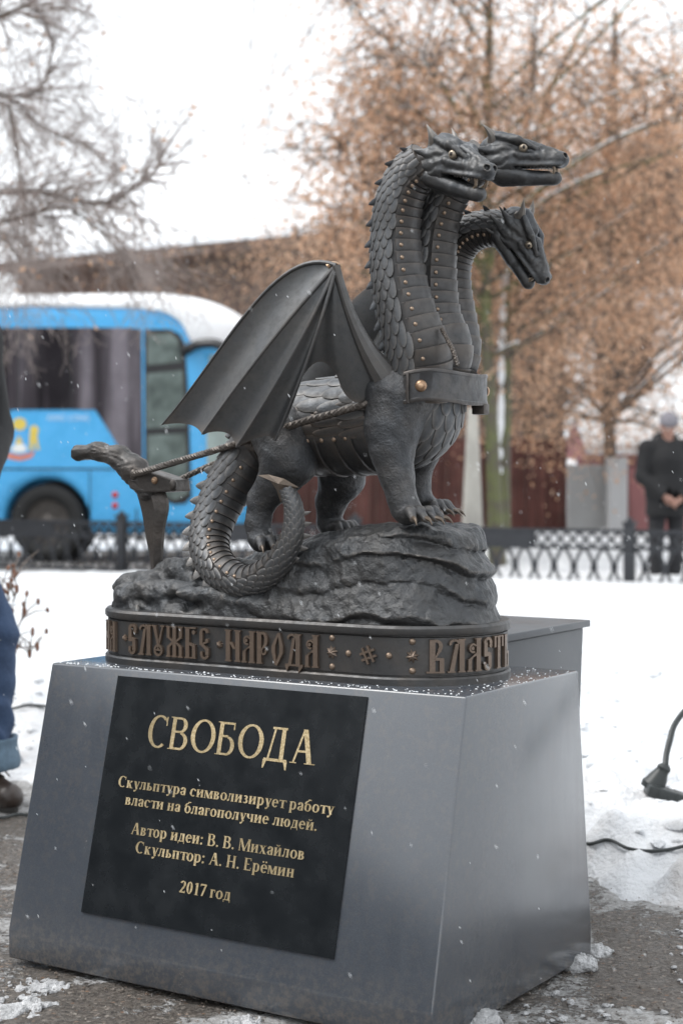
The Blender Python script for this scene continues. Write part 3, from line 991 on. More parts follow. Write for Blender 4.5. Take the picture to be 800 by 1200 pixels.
# torso
torso_sw = Sweep(rows_px([(292, 530, .0, 34, 36, 96), (322, 512, .0, 50, 52, 98), (360, 504, 0, 58, 56, 100), (410, 499, 0, 62, 60, 102), (452, 492, 0, 66, 63, 104), (484, 482, 0, 64, 58, 112), (500, 460, 0, 58, 42, 118), (505, 428, 0, 50, 32, 120)]),
                 lambda u, c: Vector((-max(0, u - .55) * 2.6, 0, 1)))
torso = torso_sw.body("torso", M['plate'], 15, .0035, 64, statue)
torso_sw.scales("back_scales", M['scale'], torso, .060, .034, .10, .74, lambda t: rad(82), -1, .005, .62, lambda t: 1.0)
torso_sw.scales("side_plates", M['plate'], torso, .060, .021, .14, .66, lambda t: rad(22), -1, .0022, .8, centre=rad(88))
torso_sw.rivets(torso, [.24, .285, .33, .375, .42, .465, .51], (1,), 6, .0052)
torso_sw.scales("chest_scales", M['scale'], torso, .046, .027, .74, .98, lambda t: rad(66), -1, .005, .5, centre=PI)

# ---------------------------------------------------------------- heads
def head_sdf(G):
    X, Y, Z = G
    A = (X, np.abs(Y), Z)
    d = s_ell(A, (-.004, 0, .004), (.044, .034, .036))
    d = smin(d, s_cap(A, (.015, 0, -.002), (.122, 0, -.016), .031, .0165, (1, 1.0, 1.12)), .018)
    d = smin(d, s_ell(A, (.124, 0, -.010), (.016, .0175, .015)), .008)                     # nose
    d = smin(d, s_cap(A, (.118, .010, -.004), (.134, .009, -.006), .0062, .0062), .004)    # nostril rims
    d = smin(d, s_cap(A, (.050, .004, .022), (.112, .003, .004), .0075, .006), .008)       # bridge
    d = smin(d, s_cap(A, (-.006, .024, .031), (.040, .0285, .0235), .0075, .0085), .005)     # brow
    d = smin(d, s_cap(A, (.040, .0285, .0235), (.078, .015, .007), .0085, .0042), .004)
    d = smin(d, s_ell(A, (.010, .026, -.022), (.034, .014, .022)), .012)                   # cheek
    d = smin(d, s_cap(A, (.040, .029, -.005), (.082, .017, -.009), .0065, .0045), .005)      # cheekbone under the eye
    d = smin(d, s_cap(A, (.036, .024, -.026), (.126, .0135, -.024), .0065, .0055), .005)   # upper lip
    d = smin(d, s_cap(A, (-.014, .0, .036), (.030, .0, .031), .010, .006), .012)           # crown ridge
    d = smax(d, -(s_ell(A, (.051, .0365, .0085), (.0165, .014, .0092))), .002)              # eye socket
    d = smax(d, -(s_cap(A, (.134, .0088, -.006), (.147, .012, -.005), .0052, .0048)), .002) # nostrils
    # mouth underside: hollow above the jaw line
    cut = np.maximum.reduce([Z + .030 - .0, -(X - .040), np.abs(Y) - .05])
    d = smax(d, -np.maximum(np.maximum(Z + .0290, .034 - X), -(Z + .09)), .003)
    d = smax(d, -s_cap(A, (.050, 0, -.034), (.118, 0, -.033), .015, .009), .003)
    # jagged frill behind the cheek
    for a, b, r in (((-.010, .030, .002), (-.052, .046, .006), .011), ((-.006, .030, -.018), (-.050, .047, -.022), .012), ((.004, .026, -.034), (-.034, .040, -.050), .011)):
        d = smin(d, s_cap(A, a, b, r, .0015, (1, 1.5, 1)), .006)
    # wrinkles along the muzzle
    d = d + .0010 * np.sin((X * .9 + Z * .5) * 420) * np.exp(-((X - .085) / .02) ** 2) * np.exp(-((Z - .0) / .018) ** 2)
    d = d + .0013 * np.sin((X * .35 - Z) * 300 + 3 * fbm(X * 40, Y * 40, Z * 40, 2, 3)) * np.exp(-((X - .005) / .03) ** 2) * (Z < .012)
    return d + .0017 * fbm(X * 85, Y * 85, Z * 85, 3, 4)

def jaw_sdf(G):
    X, Y, Z = G
    A = (X, np.abs(Y), Z)
    d = s_cap(A, (-.012, .020, -.006), (.050, .014, -.009), .020, .0135)
    d = smin(d, s_cap(A, (.000, 0, -.012), (.106, 0, -.007), .0215, .0135, (1, 1, 1.0)), .010)
    d = smin(d, s_ell(A, (.107, 0, -.006), (.016, .0145, .0135)), .006)
    d = smax(d, Z - (.0045 + .006 * np.exp(-((X - .112) / .012) ** 2)), .003)
    d = smax(d, -s_cap(A, (.035, 0, .008), (.105, 0, .008), .011, .0075), .002)
    d = smin(d, s_cap(A, (.052, 0, .001), (.094, 0, .004), .006, .004, (1, .8, 1.2)), .003)   # tongue
    return d + .0008 * fbm(X * 120, Y * 120, Z * 120, 2, 8)

def cone_curved(mb, a, b, bend, r0, r1=.0004, n=7, seg=8, flat=1.0):
    a, b, bend = Vector(a), Vector(b), Vector(bend)
    pts = [a.lerp(b, i / (n - 1)) + bend * math.sin(PI * i / (n - 1) * .999) for i in range(n)]
    mb.tube(pts, [r0 + (r1 - r0) * (i / (n - 1)) ** 1.15 for i in range(n)], seg)

G_head = None
def make_head(origin, fwd, up, jaw_deg, size=1.0, label=None):
    """head with its own jaw, eyes, horns and teeth; fwd points along the snout"""
    f = Vector(fwd).normalized()
    u = Vector(up); u = (u - f * u.dot(f)).normalized()
    l = u.cross(f)
    Mx = Matrix.Translation(origin) @ Matrix(((f.x, l.x, u.x), (f.y, l.y, u.y), (f.z, l.z, u.z))).to_4x4() @ Matrix.Scale(size, 4)
    global G_head
    if G_head is None:
        o = sdf_obj("head", head_sdf, (-.066, -.060, -.066), (.156, .060, .056), .0016, M['hide2'], statue)
        jw = sdf_obj("lower_jaw", jaw_sdf, (-.040, -.050, -.045), (.132, .050, .022), .0019, M['hide2'], o)
        G_head = (o.data, jw.data)
    else:
        o = link(bpy.data.objects.new("head", G_head[0]), statue)
        jw = link(bpy.data.objects.new("lower_jaw", G_head[1]), o)
    o.matrix_local = Mx
    if label: o["label"] = label
    jw.location = (.006, 0, -.034)
    jw.rotation_euler = (0, rad(jaw_deg), 0)
    for sg in (-1, 1):
        mb = MB(); mb.sphere((0, 0, 0), .0094, 14, 10)
        e = mb.build("eye", M['eye'], o); e.location = (.0515, sg * .0242, .0085)
        mb = MB(); mb.sphere((0, 0, 0), .0036, 10, 6)
        p_ = mb.v
        mb2 = MB(); mb2.sphere((.0545, sg * .0322, .0088), (.0032, .0022, .0040), 10, 6)
        mb2.build("pupil", M['mouth'], o)
        mb = MB()
        cone_curved(mb, (-.014, sg * .020, .024), (-.036, sg * .030, .056), (.008, sg * .003, -.002), .0135)
        mb.build("horn", M['hide2'], o)
        mb = MB()
        cone_curved(mb, (.113, sg * .0125, -.026), (.111, sg * .0125, -.049), (.003, 0, 0), .0042)
        mb.build("fang", M['tooth'], o)
        mb = MB()
        for q in range(7):
            x = .060 + q * .0072
            yy = .0200 - q * .0009
            cone_curved(mb, (x, sg * yy, -.024), (x, sg * yy, -.0312), (0, 0, 0), .0022, n=4, seg=6)
        mb.build("upper_teeth", M['hide2'], o)
        mb = MB()
        cone_curved(mb, (.104, sg * .0095, .000), (.106, sg * .0105, .0215), (.002, 0, 0), .0036)
        lt = mb.build("lower_teeth", M['tooth'], o)
        lt.location, lt.rotation_euler = jw.location, jw.rotation_euler
    return o
M['hide2'] = bronze("bronze_head", (0.060, 0.064, 0.070), (0.078, 0.075, 0.072), (0.22, 0.195, 0.17), 0.46, 150, 0.35, 0.85)

# ---------------------------------------------------------------- necks
def make_neck(ctrl, plates, crest_n, crest_side, back, riv=(-1,), label=None, sc=1.0):
    sw = Sweep(rows_px(ctrl), back, 200)
    o = sw.body("neck", M['plate'], plates, .0034, 56, statue, t_of=lambda u: u ** .92)
    if label: o["label"] = label
    tap = lambda t: sc * (1.12 - .42 * t)
    sw.scales("neck_scales", M['scale'], o, .038, .0188, .12, 1.0, lambda t: rad(sw.pbelly(t) - 7), -1, .0052, .50, tap)
    ts = [((k + .45) / plates) ** .92 for k in range(1, plates)]
    sw.rivets(o, ts, riv, 15, .0044)
    sw.crest(o, [.14 + .83 * i / (crest_n - 1) for i in range(crest_n)], lambda t: .020 - .006 * t, lambda t: .022 - .007 * t, crest_side, -1)
    return sw, o

bk = lambda k: (lambda u, c: Vector((-1, k, .55 * u + .08)))
near_sw, _ = make_neck([(489, 464, -.060, 35, 38, 103), (492, 440, -.066, 35, 37, 103), (489, 410, -.078, 34, 37, 103), (479, 375, -.087, 31, 33, 104), (470, 340, -.090, 30, 31, 105), (465, 305, -.092, 28, 29, 106), (464, 270, -.093, 26, 27, 107), (468.5, 236, -.094, 26, 26, 109), (480, 208, -.095, 24, 25, 112), (500, 188, -.096, 22, 24, 112)],
                       20, 13, rad(34), bk(-.18), (1,), "nearest neck, thickest, its scaled back towards the wing")
mid_sw, _ = make_neck([(506, 464, 0, 36, 38, 103), (510, 440, .0, 36, 36, 103), (516, 410, .0, 35, 37, 103), (507, 375, .0, 32, 33, 104), (504, 340, .0, 30, 31, 105), (505, 305, .0, 28, 29, 106), (509, 270, .0, 26, 27, 107), (519, 236, .0, 26, 26, 109), (538, 206, 0, 24, 25, 112), (566, 184, .0, 22, 24, 112)],
                      20, 10, rad(30), bk(-.18), (1,), "middle neck, rising behind the nearest one")
far_sw, _ = make_neck([(518, 464, .060, 32, 34, 103), (524, 440, .064, 31, 32, 103), (532, 410, .074, 29, 31, 103), (530, 375, .084, 26, 28, 103), (527, 340, .086, 23, 25, 102), (529, 310, .088, 22, 23, 100), (538, 287, .090, 21, 22, 97), (554, 273, .090, 20, 21, 94), (575, 268, .090, 19, 20, 92), (602, 272, .088, 18, 20, 90)],
                      22, 11, rad(14), lambda u, c: Vector((-1, -.22, .1 + 1.6 * u)), (1,), "farthest neck, thinnest, arching over and down", .92)

make_head(L(522, 185, -.098), (math.cos(rad(-22)), math.sin(rad(-22)), -.25), (.15, -.05, 1), 8, 1.0, "head of the nearest neck, jaws open, looking right and slightly down")
make_head(L(587, 180, .004), (math.cos(rad(13)), math.sin(rad(13)), -.06), (.05, -.04, 1), 5, .93, "highest head, level and in profile")
make_head(L(606, 267, .088), (.52, .16, -.84), (.84, .02, .52), 4, .88, "lowest head, bent down with its jaws nearly shut")

# twisted cord between the nearest and the middle neck
def rope(mb, pts, r, turns=26, seg=6, n=120, strands=3):
    P = smooth_path([tuple(p) for p in pts], n)
    for k in range(strands):
        q = []
        for i in range(n):
            c = Vector(P[i]); t = (Vector(P[min(i + 1, n - 1)]) - Vector(P[max(i - 1, 0)])).normalized()
            a = t.cross(Vector((0, 0, 1))).normalized() if abs(t.z) < .95 else t.cross(Vector((1, 0, 0))).normalized()
            b = t.cross(a)
            ph = 2 * PI * (turns * i / (n - 1) + k / strands)
            q.append(c + (a * math.cos(ph) + b * math.sin(ph)) * r * .52)
        mb.tube(q, r * .56, seg)
    return mb

mb = rope(MB(), [L(517, 385, -.095), L(524, 398, -.098), L(530, 410, -.104), L(536, 428, -.110)], .0045, 8, 5, 40)
mb.build("neck_cord", M['rope'], statue)

# ---------------------------------------------------------------- legs
def leg(limb, foot_c, toe_dir, label=None, spread=.9, toe_l=.042, k=.018, foot_r=.024):
    fx = Vector(toe_dir).normalized(); fy = Vector((-fx.y, fx.x, 0))
    toes = []
    for q, a in enumerate((-.55, -.18, .2, .55)):
        dirv = (fx * math.cos(a * spread) + fy * math.sin(a * spread))
        base = foot_c + dirv * .014 + fy * (q - 1.5) * .009
        mid = base + dirv * toe_l * .55 + Vector((0, 0, .006))
        tip = base + dirv * toe_l + Vector((0, 0, -.010))
        toes.append((base, mid, tip, dirv))
    pts = [(*p, r) for p, r in limb]
    lo = [min(p[i] - p[3] for p in pts) for i in range(3)]
    hi = [max(p[i] + p[3] for p in pts) for i in range(3)]
    for t in toes:
        for v in t[:3]:
            for i in range(3):
                lo[i] = min(lo[i], v[i] - .02); hi[i] = max(hi[i], v[i] + .02)
    lo = [x - .012 for x in lo]; hi = [x + .012 for x in hi]
    def fn(G):
        d = chain(G, pts, k)
        d = smin(d, s_cap(G, foot_c + Vector((0, 0, .004)), foot_c + fx * .02, foot_r, foot_r * .7), .012)
        for b, m, tp, _ in toes:
            d = smin(d, s_cap(G, b, m, .0115, .0095), .006)
            d = smin(d, s_cap(G, m, tp, .0095, .0065), .004)
        X, Y, Z = G
        return d + .0022 * fbm(X * 75, Y * 75, Z * 75, 3, 12)
    o = sdf_obj("leg", fn, lo, hi, .0036, M['hide'], statue)
    if label: o["label"] = label
    me = None
    for b, m, tp, dv in toes:
        mb = MB()
        cone_curved(mb, tp - dv * .006 + Vector((0, 0, .001)), tp + dv * .020 + Vector((0, 0, -.010)), dv * .002 + Vector((0, 0, .006)), .0066)
        mb.build("claw", M['claw'], o)
    return o

yn, yf = -.108, .100
leg([(L(468, 468, -.085), .070), (L(460, 502, -.100), .052), (L(459, 528, yn), .039), (L(464, 556, yn), .031), (L(470, 580, yn), .0255), (L(474, 597, yn), .027)],
    L(480, 602, yn), (.97, -.25, 0), "front leg nearest the viewer, straight")
leg([(L(335, 512, -.075), .070), (L(338, 540, -.095), .055), (L(324, 566, -.100), .037), (L(307, 586, -.102), .027), (L(302, 612, -.104), .0225), (L(304, 630, -.104), .024)],
    L(308, 635, -.106), (.97, -.30, 0), "hind leg nearest the viewer, behind the tail loop")
leg([(L(500, 490, .075), .055), (L(493, 530, .09), .034), (L(488, 565, yf), .025), (L(492, 588, yf), .025)], L(498, 594, yf), (.99, .05, 0))
leg([(L(398, 530, .075), .058), (L(400, 560, .09), .046), (L(388, 588, .095), .030), (L(384, 612, .098), .025)], L(388, 618, .098), (.99, .05, 0))

# ---------------------------------------------------------------- tail
tail_c = L(296, 618, -.10)
tail_rows = rows_px([(322, 500, .0, 44, 44, 84), (290, 540, -.03, 31, 33, 82), (260, 588, -.06, 24, 27, 84), (246, 632, -.095, 21, 24, 88), (256, 664, -.125, 19, 22, 94), (287, 681, -.150, 18, 19, 108), (318, 667, -.160, 15, 16, 128), (340, 633, -.162, 11.5, 12.5, 150), (344, 597, -.160, 9.5, 10, 170), (336, 573, -.158, 7.5, 8, 172)])
tail_sw = Sweep(tail_rows, lambda u, c: Vector((c.x - tail_c.x, .62 * (c.x - tail_c.x), c.z - tail_c.z)), 260)
tail = tail_sw.body("tail", M['plate'], 34, .0026, 44, statue)
tail_sw.scales("tail_scales", M['scale'], tail, .030, .0185, .10, .985, lambda t: rad(tail_sw.pbelly(t) - 6), 1, .0034, .52, lambda t: 1.08 - .45 * t, jit=.05)
tail_sw.rivets(tail, [.13 + .033 * k for k in range(14)], (1, -1), 9, .0042)
tail_sw.crest(tail, [.17 + .70 * i / 20 for i in range(21)], lambda t: .021 - .010 * abs(t - .45), lambda t: .021 - .008 * t, 0, 1, "crest_spine", .35)
# arrow-shaped end of the tail
end, Tn = Vector(tail_rows[-1][:3]), tail_sw.T[-1]
ea, eb, ec = L(302, 557, -.158), L(350, 571, -.158), L(329, 589, -.160)
em = L(330, 566, -.166)
def spade():
    out = [ea, L(314, 556, -.160), L(333, 561, -.161), eb, L(338, 575, -.162), ec, L(324, 574, -.162), L(316, 563, -.160)]
    c1, c2 = L(326, 567, -.174), L(326, 567, -.150)
    v = out + [c1, c2]; n = len(out); f = []
    for i in range(n):
        j = (i + 1) % n
        f += [(j, i, n), (i, j, n + 1)]
    return mesh_obj("tail_tip", v, f, M['claw'], tail, False)
spade()

# ---------------------------------------------------------------- wings
def wing(sgn, label):
    def Q(px, py, yl):
        p = L(px - (0 if sgn > 0 else 40), py - (0 if sgn > 0 else 3), yl)
        return Vector((p.x, p.y * (1 if sgn > 0 else -.92), p.z))
    apex = Q(394, 311, -.205)
    def bez(a, c, b, u):
        w = 1 - u
        return a * w ** 3 + c[0] * (3 * u * w * w) + c[1] * (3 * u * u * w) + b * u ** 3
    def qd(a, c, b): return (a.lerp(c, 2 / 3), b.lerp(c, 2 / 3))
    def lerp2(c, e, u): return (c[0].lerp(e[0], u), c[1].lerp(e[1], u))
    def bez2(a, c, b, u): return a * (1 - u) ** 2 + c * (2 * u * (1 - u)) + b * u * u
    tip = Q(190, 498, -.235)
    # bottom points with the bow of each line from the apex
    spec = [(Q(190, 498, -.235), (Q(322, 283, -.215), Q(264, 414, -.235))),
            (Q(237, 509, -.255), Q(325, 385, -.258)),
            (Q(277, 524, -.250), Q(352, 410, -.258)),
            (Q(322, 517, -.225), Q(372, 400, -.240)),
            (Q(460, 452, -.105), Q(414, 398, -.175))]
    spec = [(b, c if isinstance(c, tuple) else qd(apex, c, b)) for b, c in spec]
    hollow = [(Q(214, 497, -.243), None), (Q(258, 507, -.252), None), (Q(302, 511, -.238), None)]
    nT, nS = 26, 10
    rows = []                                # columns of points from apex to the rim
    normal_out = Vector((0, -sgn, 0))
    for p in range(3):
        (b0, c0), (b1, c1) = spec[p], spec[p + 1]
        h = hollow[p][0]
        cc = 2 * h - 0.5 * b0 - 0.5 * b1
        for s in range(nS + (1 if p == 2 else 0)):
            u = s / nS
            bb = bez2(b0, cc, b1, u)
            c = lerp2(c0, c1, u)
            sag = math.sin(PI * u)
            col = []
            for t in range(nT + 1):
                v = t / nT
                q = bez(apex, c, bb, v)
                col.append(q - normal_out * (.024 * sag * v * (1.1 - .3 * v)))
            rows.append(col)
    arch = [Q(322, 517, -.225), Q(338, 487, -.215), Q(349, 453, -.20), (Q(363, 430, -.185)), Q(378, 424, -.175), Q(393, 437, -.165), Q(402, 459, -.15), Q(418, 472, -.135), Q(440, 466, -.118), Q(460, 452, -.105)]
    A = smooth_path([tuple(a) for a in arch], 26)
    for i in range(1, 26):
        u = i / 25
        c = lerp2(spec[3][1], spec[4][1], u)
        bb = Vector(A[i])
        ctrl = lerp2((apex.lerp(bb, 1 / 3), apex.lerp(bb, 2 / 3)), c, abs(2 * u - 1) ** 2)
        rows.append([bez(apex, ctrl, bb, t / nT) + normal_out * (.010 * math.sin(PI * u) * (1 - (t / nT - .5) ** 2 * 4)) for t in range(nT + 1)])
    m = nT + 1
    v = [p for col in rows for p in col]
    f = []
    for i in range(len(rows) - 1):
        for t in range(nT):
            q = (i * m + t, i * m + t + 1, (i + 1) * m + t + 1, (i + 1) * m + t)
            f.append(q if sgn > 0 else q[::-1])
    # thickness
    n0 = len(v)
    me = bpy.data.meshes.new("tmp"); me.from_pydata([tuple(p) for p in v], [], f); me.update()
    nor = [Vector(x.vector) for x in me.vertex_normals] if hasattr(me, 'vertex_normals') else [x.normal.copy() for x in me.vertices]
    bpy.data.meshes.remove(me)
    for k in range(m * len(rows)):
        if k % m == 0: nor[k] = normal_out
    th = .0045
    flip = 1 if nor[m * 5 + 10].dot(normal_out) > 0 else -1
    v2 = [p - nrm * (th * flip) for p, nrm in zip(v, nor)]
    f2 = [q[::-1] for q in f]
    fall = f + [tuple(i + n0 for i in q) for q in f2]
    nr = len(rows)
    rim = [i * m + nT for i in range(nr)]
    for a, b in zip(rim[:-1], rim[1:]): fall.append((a, b, b + n0, a + n0) if sgn < 0 else (b, a, a + n0, b + n0))
    for t in range(nT):
        fall.append((t, t + 1, t + 1 + n0, t + n0)); e = (nr - 1) * m
        fall.append((e + t + 1, e + t, e + t + n0, e + t + 1 + n0))
    o = mesh_obj("wing", v + v2, fall, M['wing'], statue, True, 55)
    bm = bmesh.new(); bm.from_mesh(o.data); bmesh.ops.remove_doubles(bm, verts=bm.verts, dist=1e-5); bmesh.ops.recalc_face_normals(bm, faces=bm.faces); bm.to_mesh(o.data); bm.free()
    o.data.polygons.foreach_set("use_smooth", [True] * len(o.data.polygons)); o.data.set_sharp_from_angle(angle=rad(55))
    o["label"] = label
    for p in range(4):
        b0, c0 = spec[p]
        pts = [bez(apex, c0, b0, t / 24) + normal_out * .001 for t in range(25)]
        mb = MB(); mb.tube(pts, [.0044 - .0030 * (t / 24) for t in range(25)], 8)
        mb.build("wing_rib", M['wing_rib'], o)
    # leading arm, thick at the shoulder, ending in a small hook at the top
    b0, c0 = spec[4]
    pts = [bez(apex, c0, b0, t / 20) + normal_out * .002 for t in range(21)]
    pts = [Q(400, 316, -.20), Q(390, 308, -.205)] [:0] + pts
    mb = MB(); mb.tube(pts, [.008 + .026 * (t / 20) ** 2.2 for t in range(21)], 10)
    mb.build("wing_arm", M['wing'], o)
    mb = MB(); cone_curved(mb, Q(384, 312, -.206), Q(401, 313, -.200), Q(385, 307, -.205) - Q(385, 311, -.205), .0062, .001, 9, 8)
    mb.build("wing_hook", M['copper'], o)
    return o
wing(1, "wing towards the viewer, spread wide over the tail")
wing(-1, "wing on the far side, mostly hidden by the necks")

# ---------------------------------------------------------------- harness
e0 = L(477, 455, -.131)
zt0, zb0 = L(477, 436, -.131).z, L(477, 474, -.131).z
CXF = .062
def collar_pt(u, z, out):
    a = -PI / 2 + PI * u
    n = 2.25
    ca, sa = math.cos(a), math.sin(a)
    x = e0.x - .004 + (CXF + out) * abs(ca) ** (2 / n)
    y = (abs(e0.y) + out) * math.copysign(abs(sa) ** (2 / n), sa)
    return Vector((x, y, z))
v, f = [], []
nU = 60
prof = [(0, 0), (1, .0), (1, 1), (0, 1)]
secs = [(-.0, 0.0), (.007, 0.0), (.0085, .04), (.0085, .10), (.0072, .13), (.0072, .87), (.0085, .90), (.0085, .96), (.007, 1.0), (.0, 1.0)]
for i in range(nU + 1):
    u = i / nU
    for o_, h in secs:
        wob = .004 * math.sin(u * 9) 
        v.append(collar_pt(u, zb0 + (zt0 - zb0) * h + wob + .006 * math.sin(PI * u), o_))
m = len(secs)
for i in range(nU):
    for k in range(m):
        k2 = (k + 1) % m
        f.append((i * m + k, (i + 1) * m + k, (i + 1) * m + k2, i * m + k2))
f.append(tuple(range(m))); f.append(tuple(nU * m + k for k in range(m - 1, -1, -1)))
collar = mesh_obj("collar", v, f, M['collar'], statue, True, 35)
mb = MB()
for u in (.0, ):
    pass
pc = L(497, 448, -.158)
for (uu, sg) in ((.135, -1), (.865, 1)):
    p = collar_pt(uu, (zt0 + zb0) / 2 + .004, .008); q = collar_pt(uu, (zt0 + zb0) / 2 + .004, .02)
    nn = (q - p).normalized()
    mb = MB(); mb.sphere(p, (.0115, .0115, .009), 14, 6, nn.to_track_quat('Z', 'Y').to_matrix(), half=True)
    mb.build("collar_bolt", M['copper'], collar)
mb = MB()
v0 = collar_pt(.02, 0, .008)
for zz in (0,):
    mb.box((e0.x + .004, e0.y - .0125, zb0 + .002), (e0.x + .009, e0.y - .0075, zt0 - .002), bevel=.001)
mb.build("collar_seam", M['collar'], collar)
pc = collar_pt(.66, zb0, .004)
mb = MB(); mb.box((pc.x - .02, pc.y - .012, zb0 - .014), (pc.x + .008, pc.y + .012, zb0 + .008), bevel=.003)
mb.build("collar_buckle", M['collar'], collar)

hook = L(157, 556, -.030)
r1 = rope(MB(), [hook, L(277, 520, -.09), L(340, 499, -.125), L(400, 482, -.130), L(479, 459, -.132)], .0074, 54, 6, 360)
r1.build("draw_rope", M['rope'], statue)["label"] = "rope on the near flank from plough to collar"
r2 = rope(MB(), [L(200, 567, .02), L(258, 541, .05), L(330, 520, .10), Vector((L(440, 480, .12).x, .125, L(440, 480, .12).z)), Vector((e0.x + .01, abs(e0.y) + .004, e0.z))], .0066, 54, 6, 360)
r2.build("draw_rope", M['rope'], statue)["label"] = "rope on the far flank from plough to collar"

# ---------------------------------------------------------------- plough
def plough_sdf(G):
    X, Y, Z = G
    d = chain(G, [(*L(92, 531, 0), .0175), (*L(116, 529, 0), .0185), (*L(140, 536, 0), .024), (*L(158, 551, 0), .030), (*L(176, 574, 0), .028)], .015)
    d = smin(d, s_cap(G, L(133, 540, -.02), L(160, 565, -.01), .008, .010), .01)
    # grain running along the handle
    g = .0012 * np.sin(fbm(X * 9 + Z * 6, Y * 40, Z * 40, 2, 5) * 16) + .0012 * fbm(X * 60, Y * 60, Z * 60, 2, 6)
    return d + g
ph = sdf_obj("plough_handle", plough_sdf, tuple(L(78, 600, 0) + Vector((0, -.06, 0))), tuple(L(205, 512, 0) + Vector((0, .06, 0))), .0034, M['wood'], statue)
blade = [(163, 572), (170, 600), (175, 628), (179, 655), (181, 688), (189, 688), (190, 655), (192, 628), (197, 601), (199, 588), (186, 574)]
mb = MB()
def blade_loft():
    left = smooth_path([(160, 566), (169, 598), (174, 628), (179, 655), (182, 690)], 24)
    right = smooth_path([(190, 570), (197, 592), (192, 622), (190, 655), (189, 690)], 24)
    v, f = [], []
    for (a, b) in zip(left, right):
        pl, pr = L(a[0], a[1], 0), L(b[0], b[1], 0)
        w = .017
        mid = pl.lerp(pr, .62)
        for p, yy in ((pl, -w * .55), (mid, -w), (pr, -w * .25), (pr, w * .25), (mid, w), (pl, w * .55)):
            v.append((p.x, yy, p.z))
    n = 24
    for i in range(n - 1):
        for k in range(6):
            k2 = (k + 1) % 6
            f.append((i * 6 + k, (i + 1) * 6 + k, (i + 1) * 6 + k2, i * 6 + k2))
    f.append(tuple(range(6))); f.append(tuple((n - 1) * 6 + k for k in range(5, -1, -1)))
    return mesh_obj("plough_blade", v, f, M['wood'], statue, True, 30)
blade_loft()
bp = [(144, 550), (150, 545), (160, 548), (203, 562), (205, 576), (166, 578), (151, 573)]
v, f = [], []
pl = [L(x, y, -.03) for x, y in bp]
mb = MB()
n = len(pl)
for y in (-.028, .028):
    mb.v += [(p.x, y, p.z) for p in pl]
mb.f.append(tuple(range(n))); mb.f.append(tuple(range(2 * n - 1, n - 1, -1)))
for i in range(n):
    j = (i + 1) % n
    mb.f.append((j, i, n + i, n + j))
bm = bmesh.new()
bv_ = [bm.verts.new(p) for p in mb.v]
for q in mb.f: bm.faces.new([bv_[i] for i in q])
bmesh.ops.recalc_face_normals(bm, faces=bm.faces)
bmesh.ops.bevel(bm, geom=bm.edges[:], offset=.004, segments=2, affect='EDGES', profile=.5)
me = bpy.data.meshes.new("plough_bracket"); bm.to_mesh(me); bm.free(); me.materials.append(M['wood'])
bracket = link(bpy.data.objects.new("plough_bracket", me), statue)
for px, py, r in ((181.5, 563, .0085),):
    p = L(px, py, -.028)
    mb = MB(); mb.sphere((p.x, -.0275, p.z), (r, r, r * .9), 12, 5, Matrix.Rotation(PI / 2, 3, 'X'), half=True)
    mb.build("bracket_bolt", M['copper'], bracket)
for px, py in ((157, 556), (203, 568)):
    p = L(px, py, -.028)
    mb = MB(); mb.sphere((p.x, -.028, p.z), (.009, .008, .012), 10, 8)
    mb.build("rope_knot", M['rope'], bracket)
# ================================================================ GROUND AND SNOW
def gz(x, y):
    t = min(max((y - 6.0) / 6.0, 0), 1)
    return -0.15 * t * t * (3 - 2 * t)

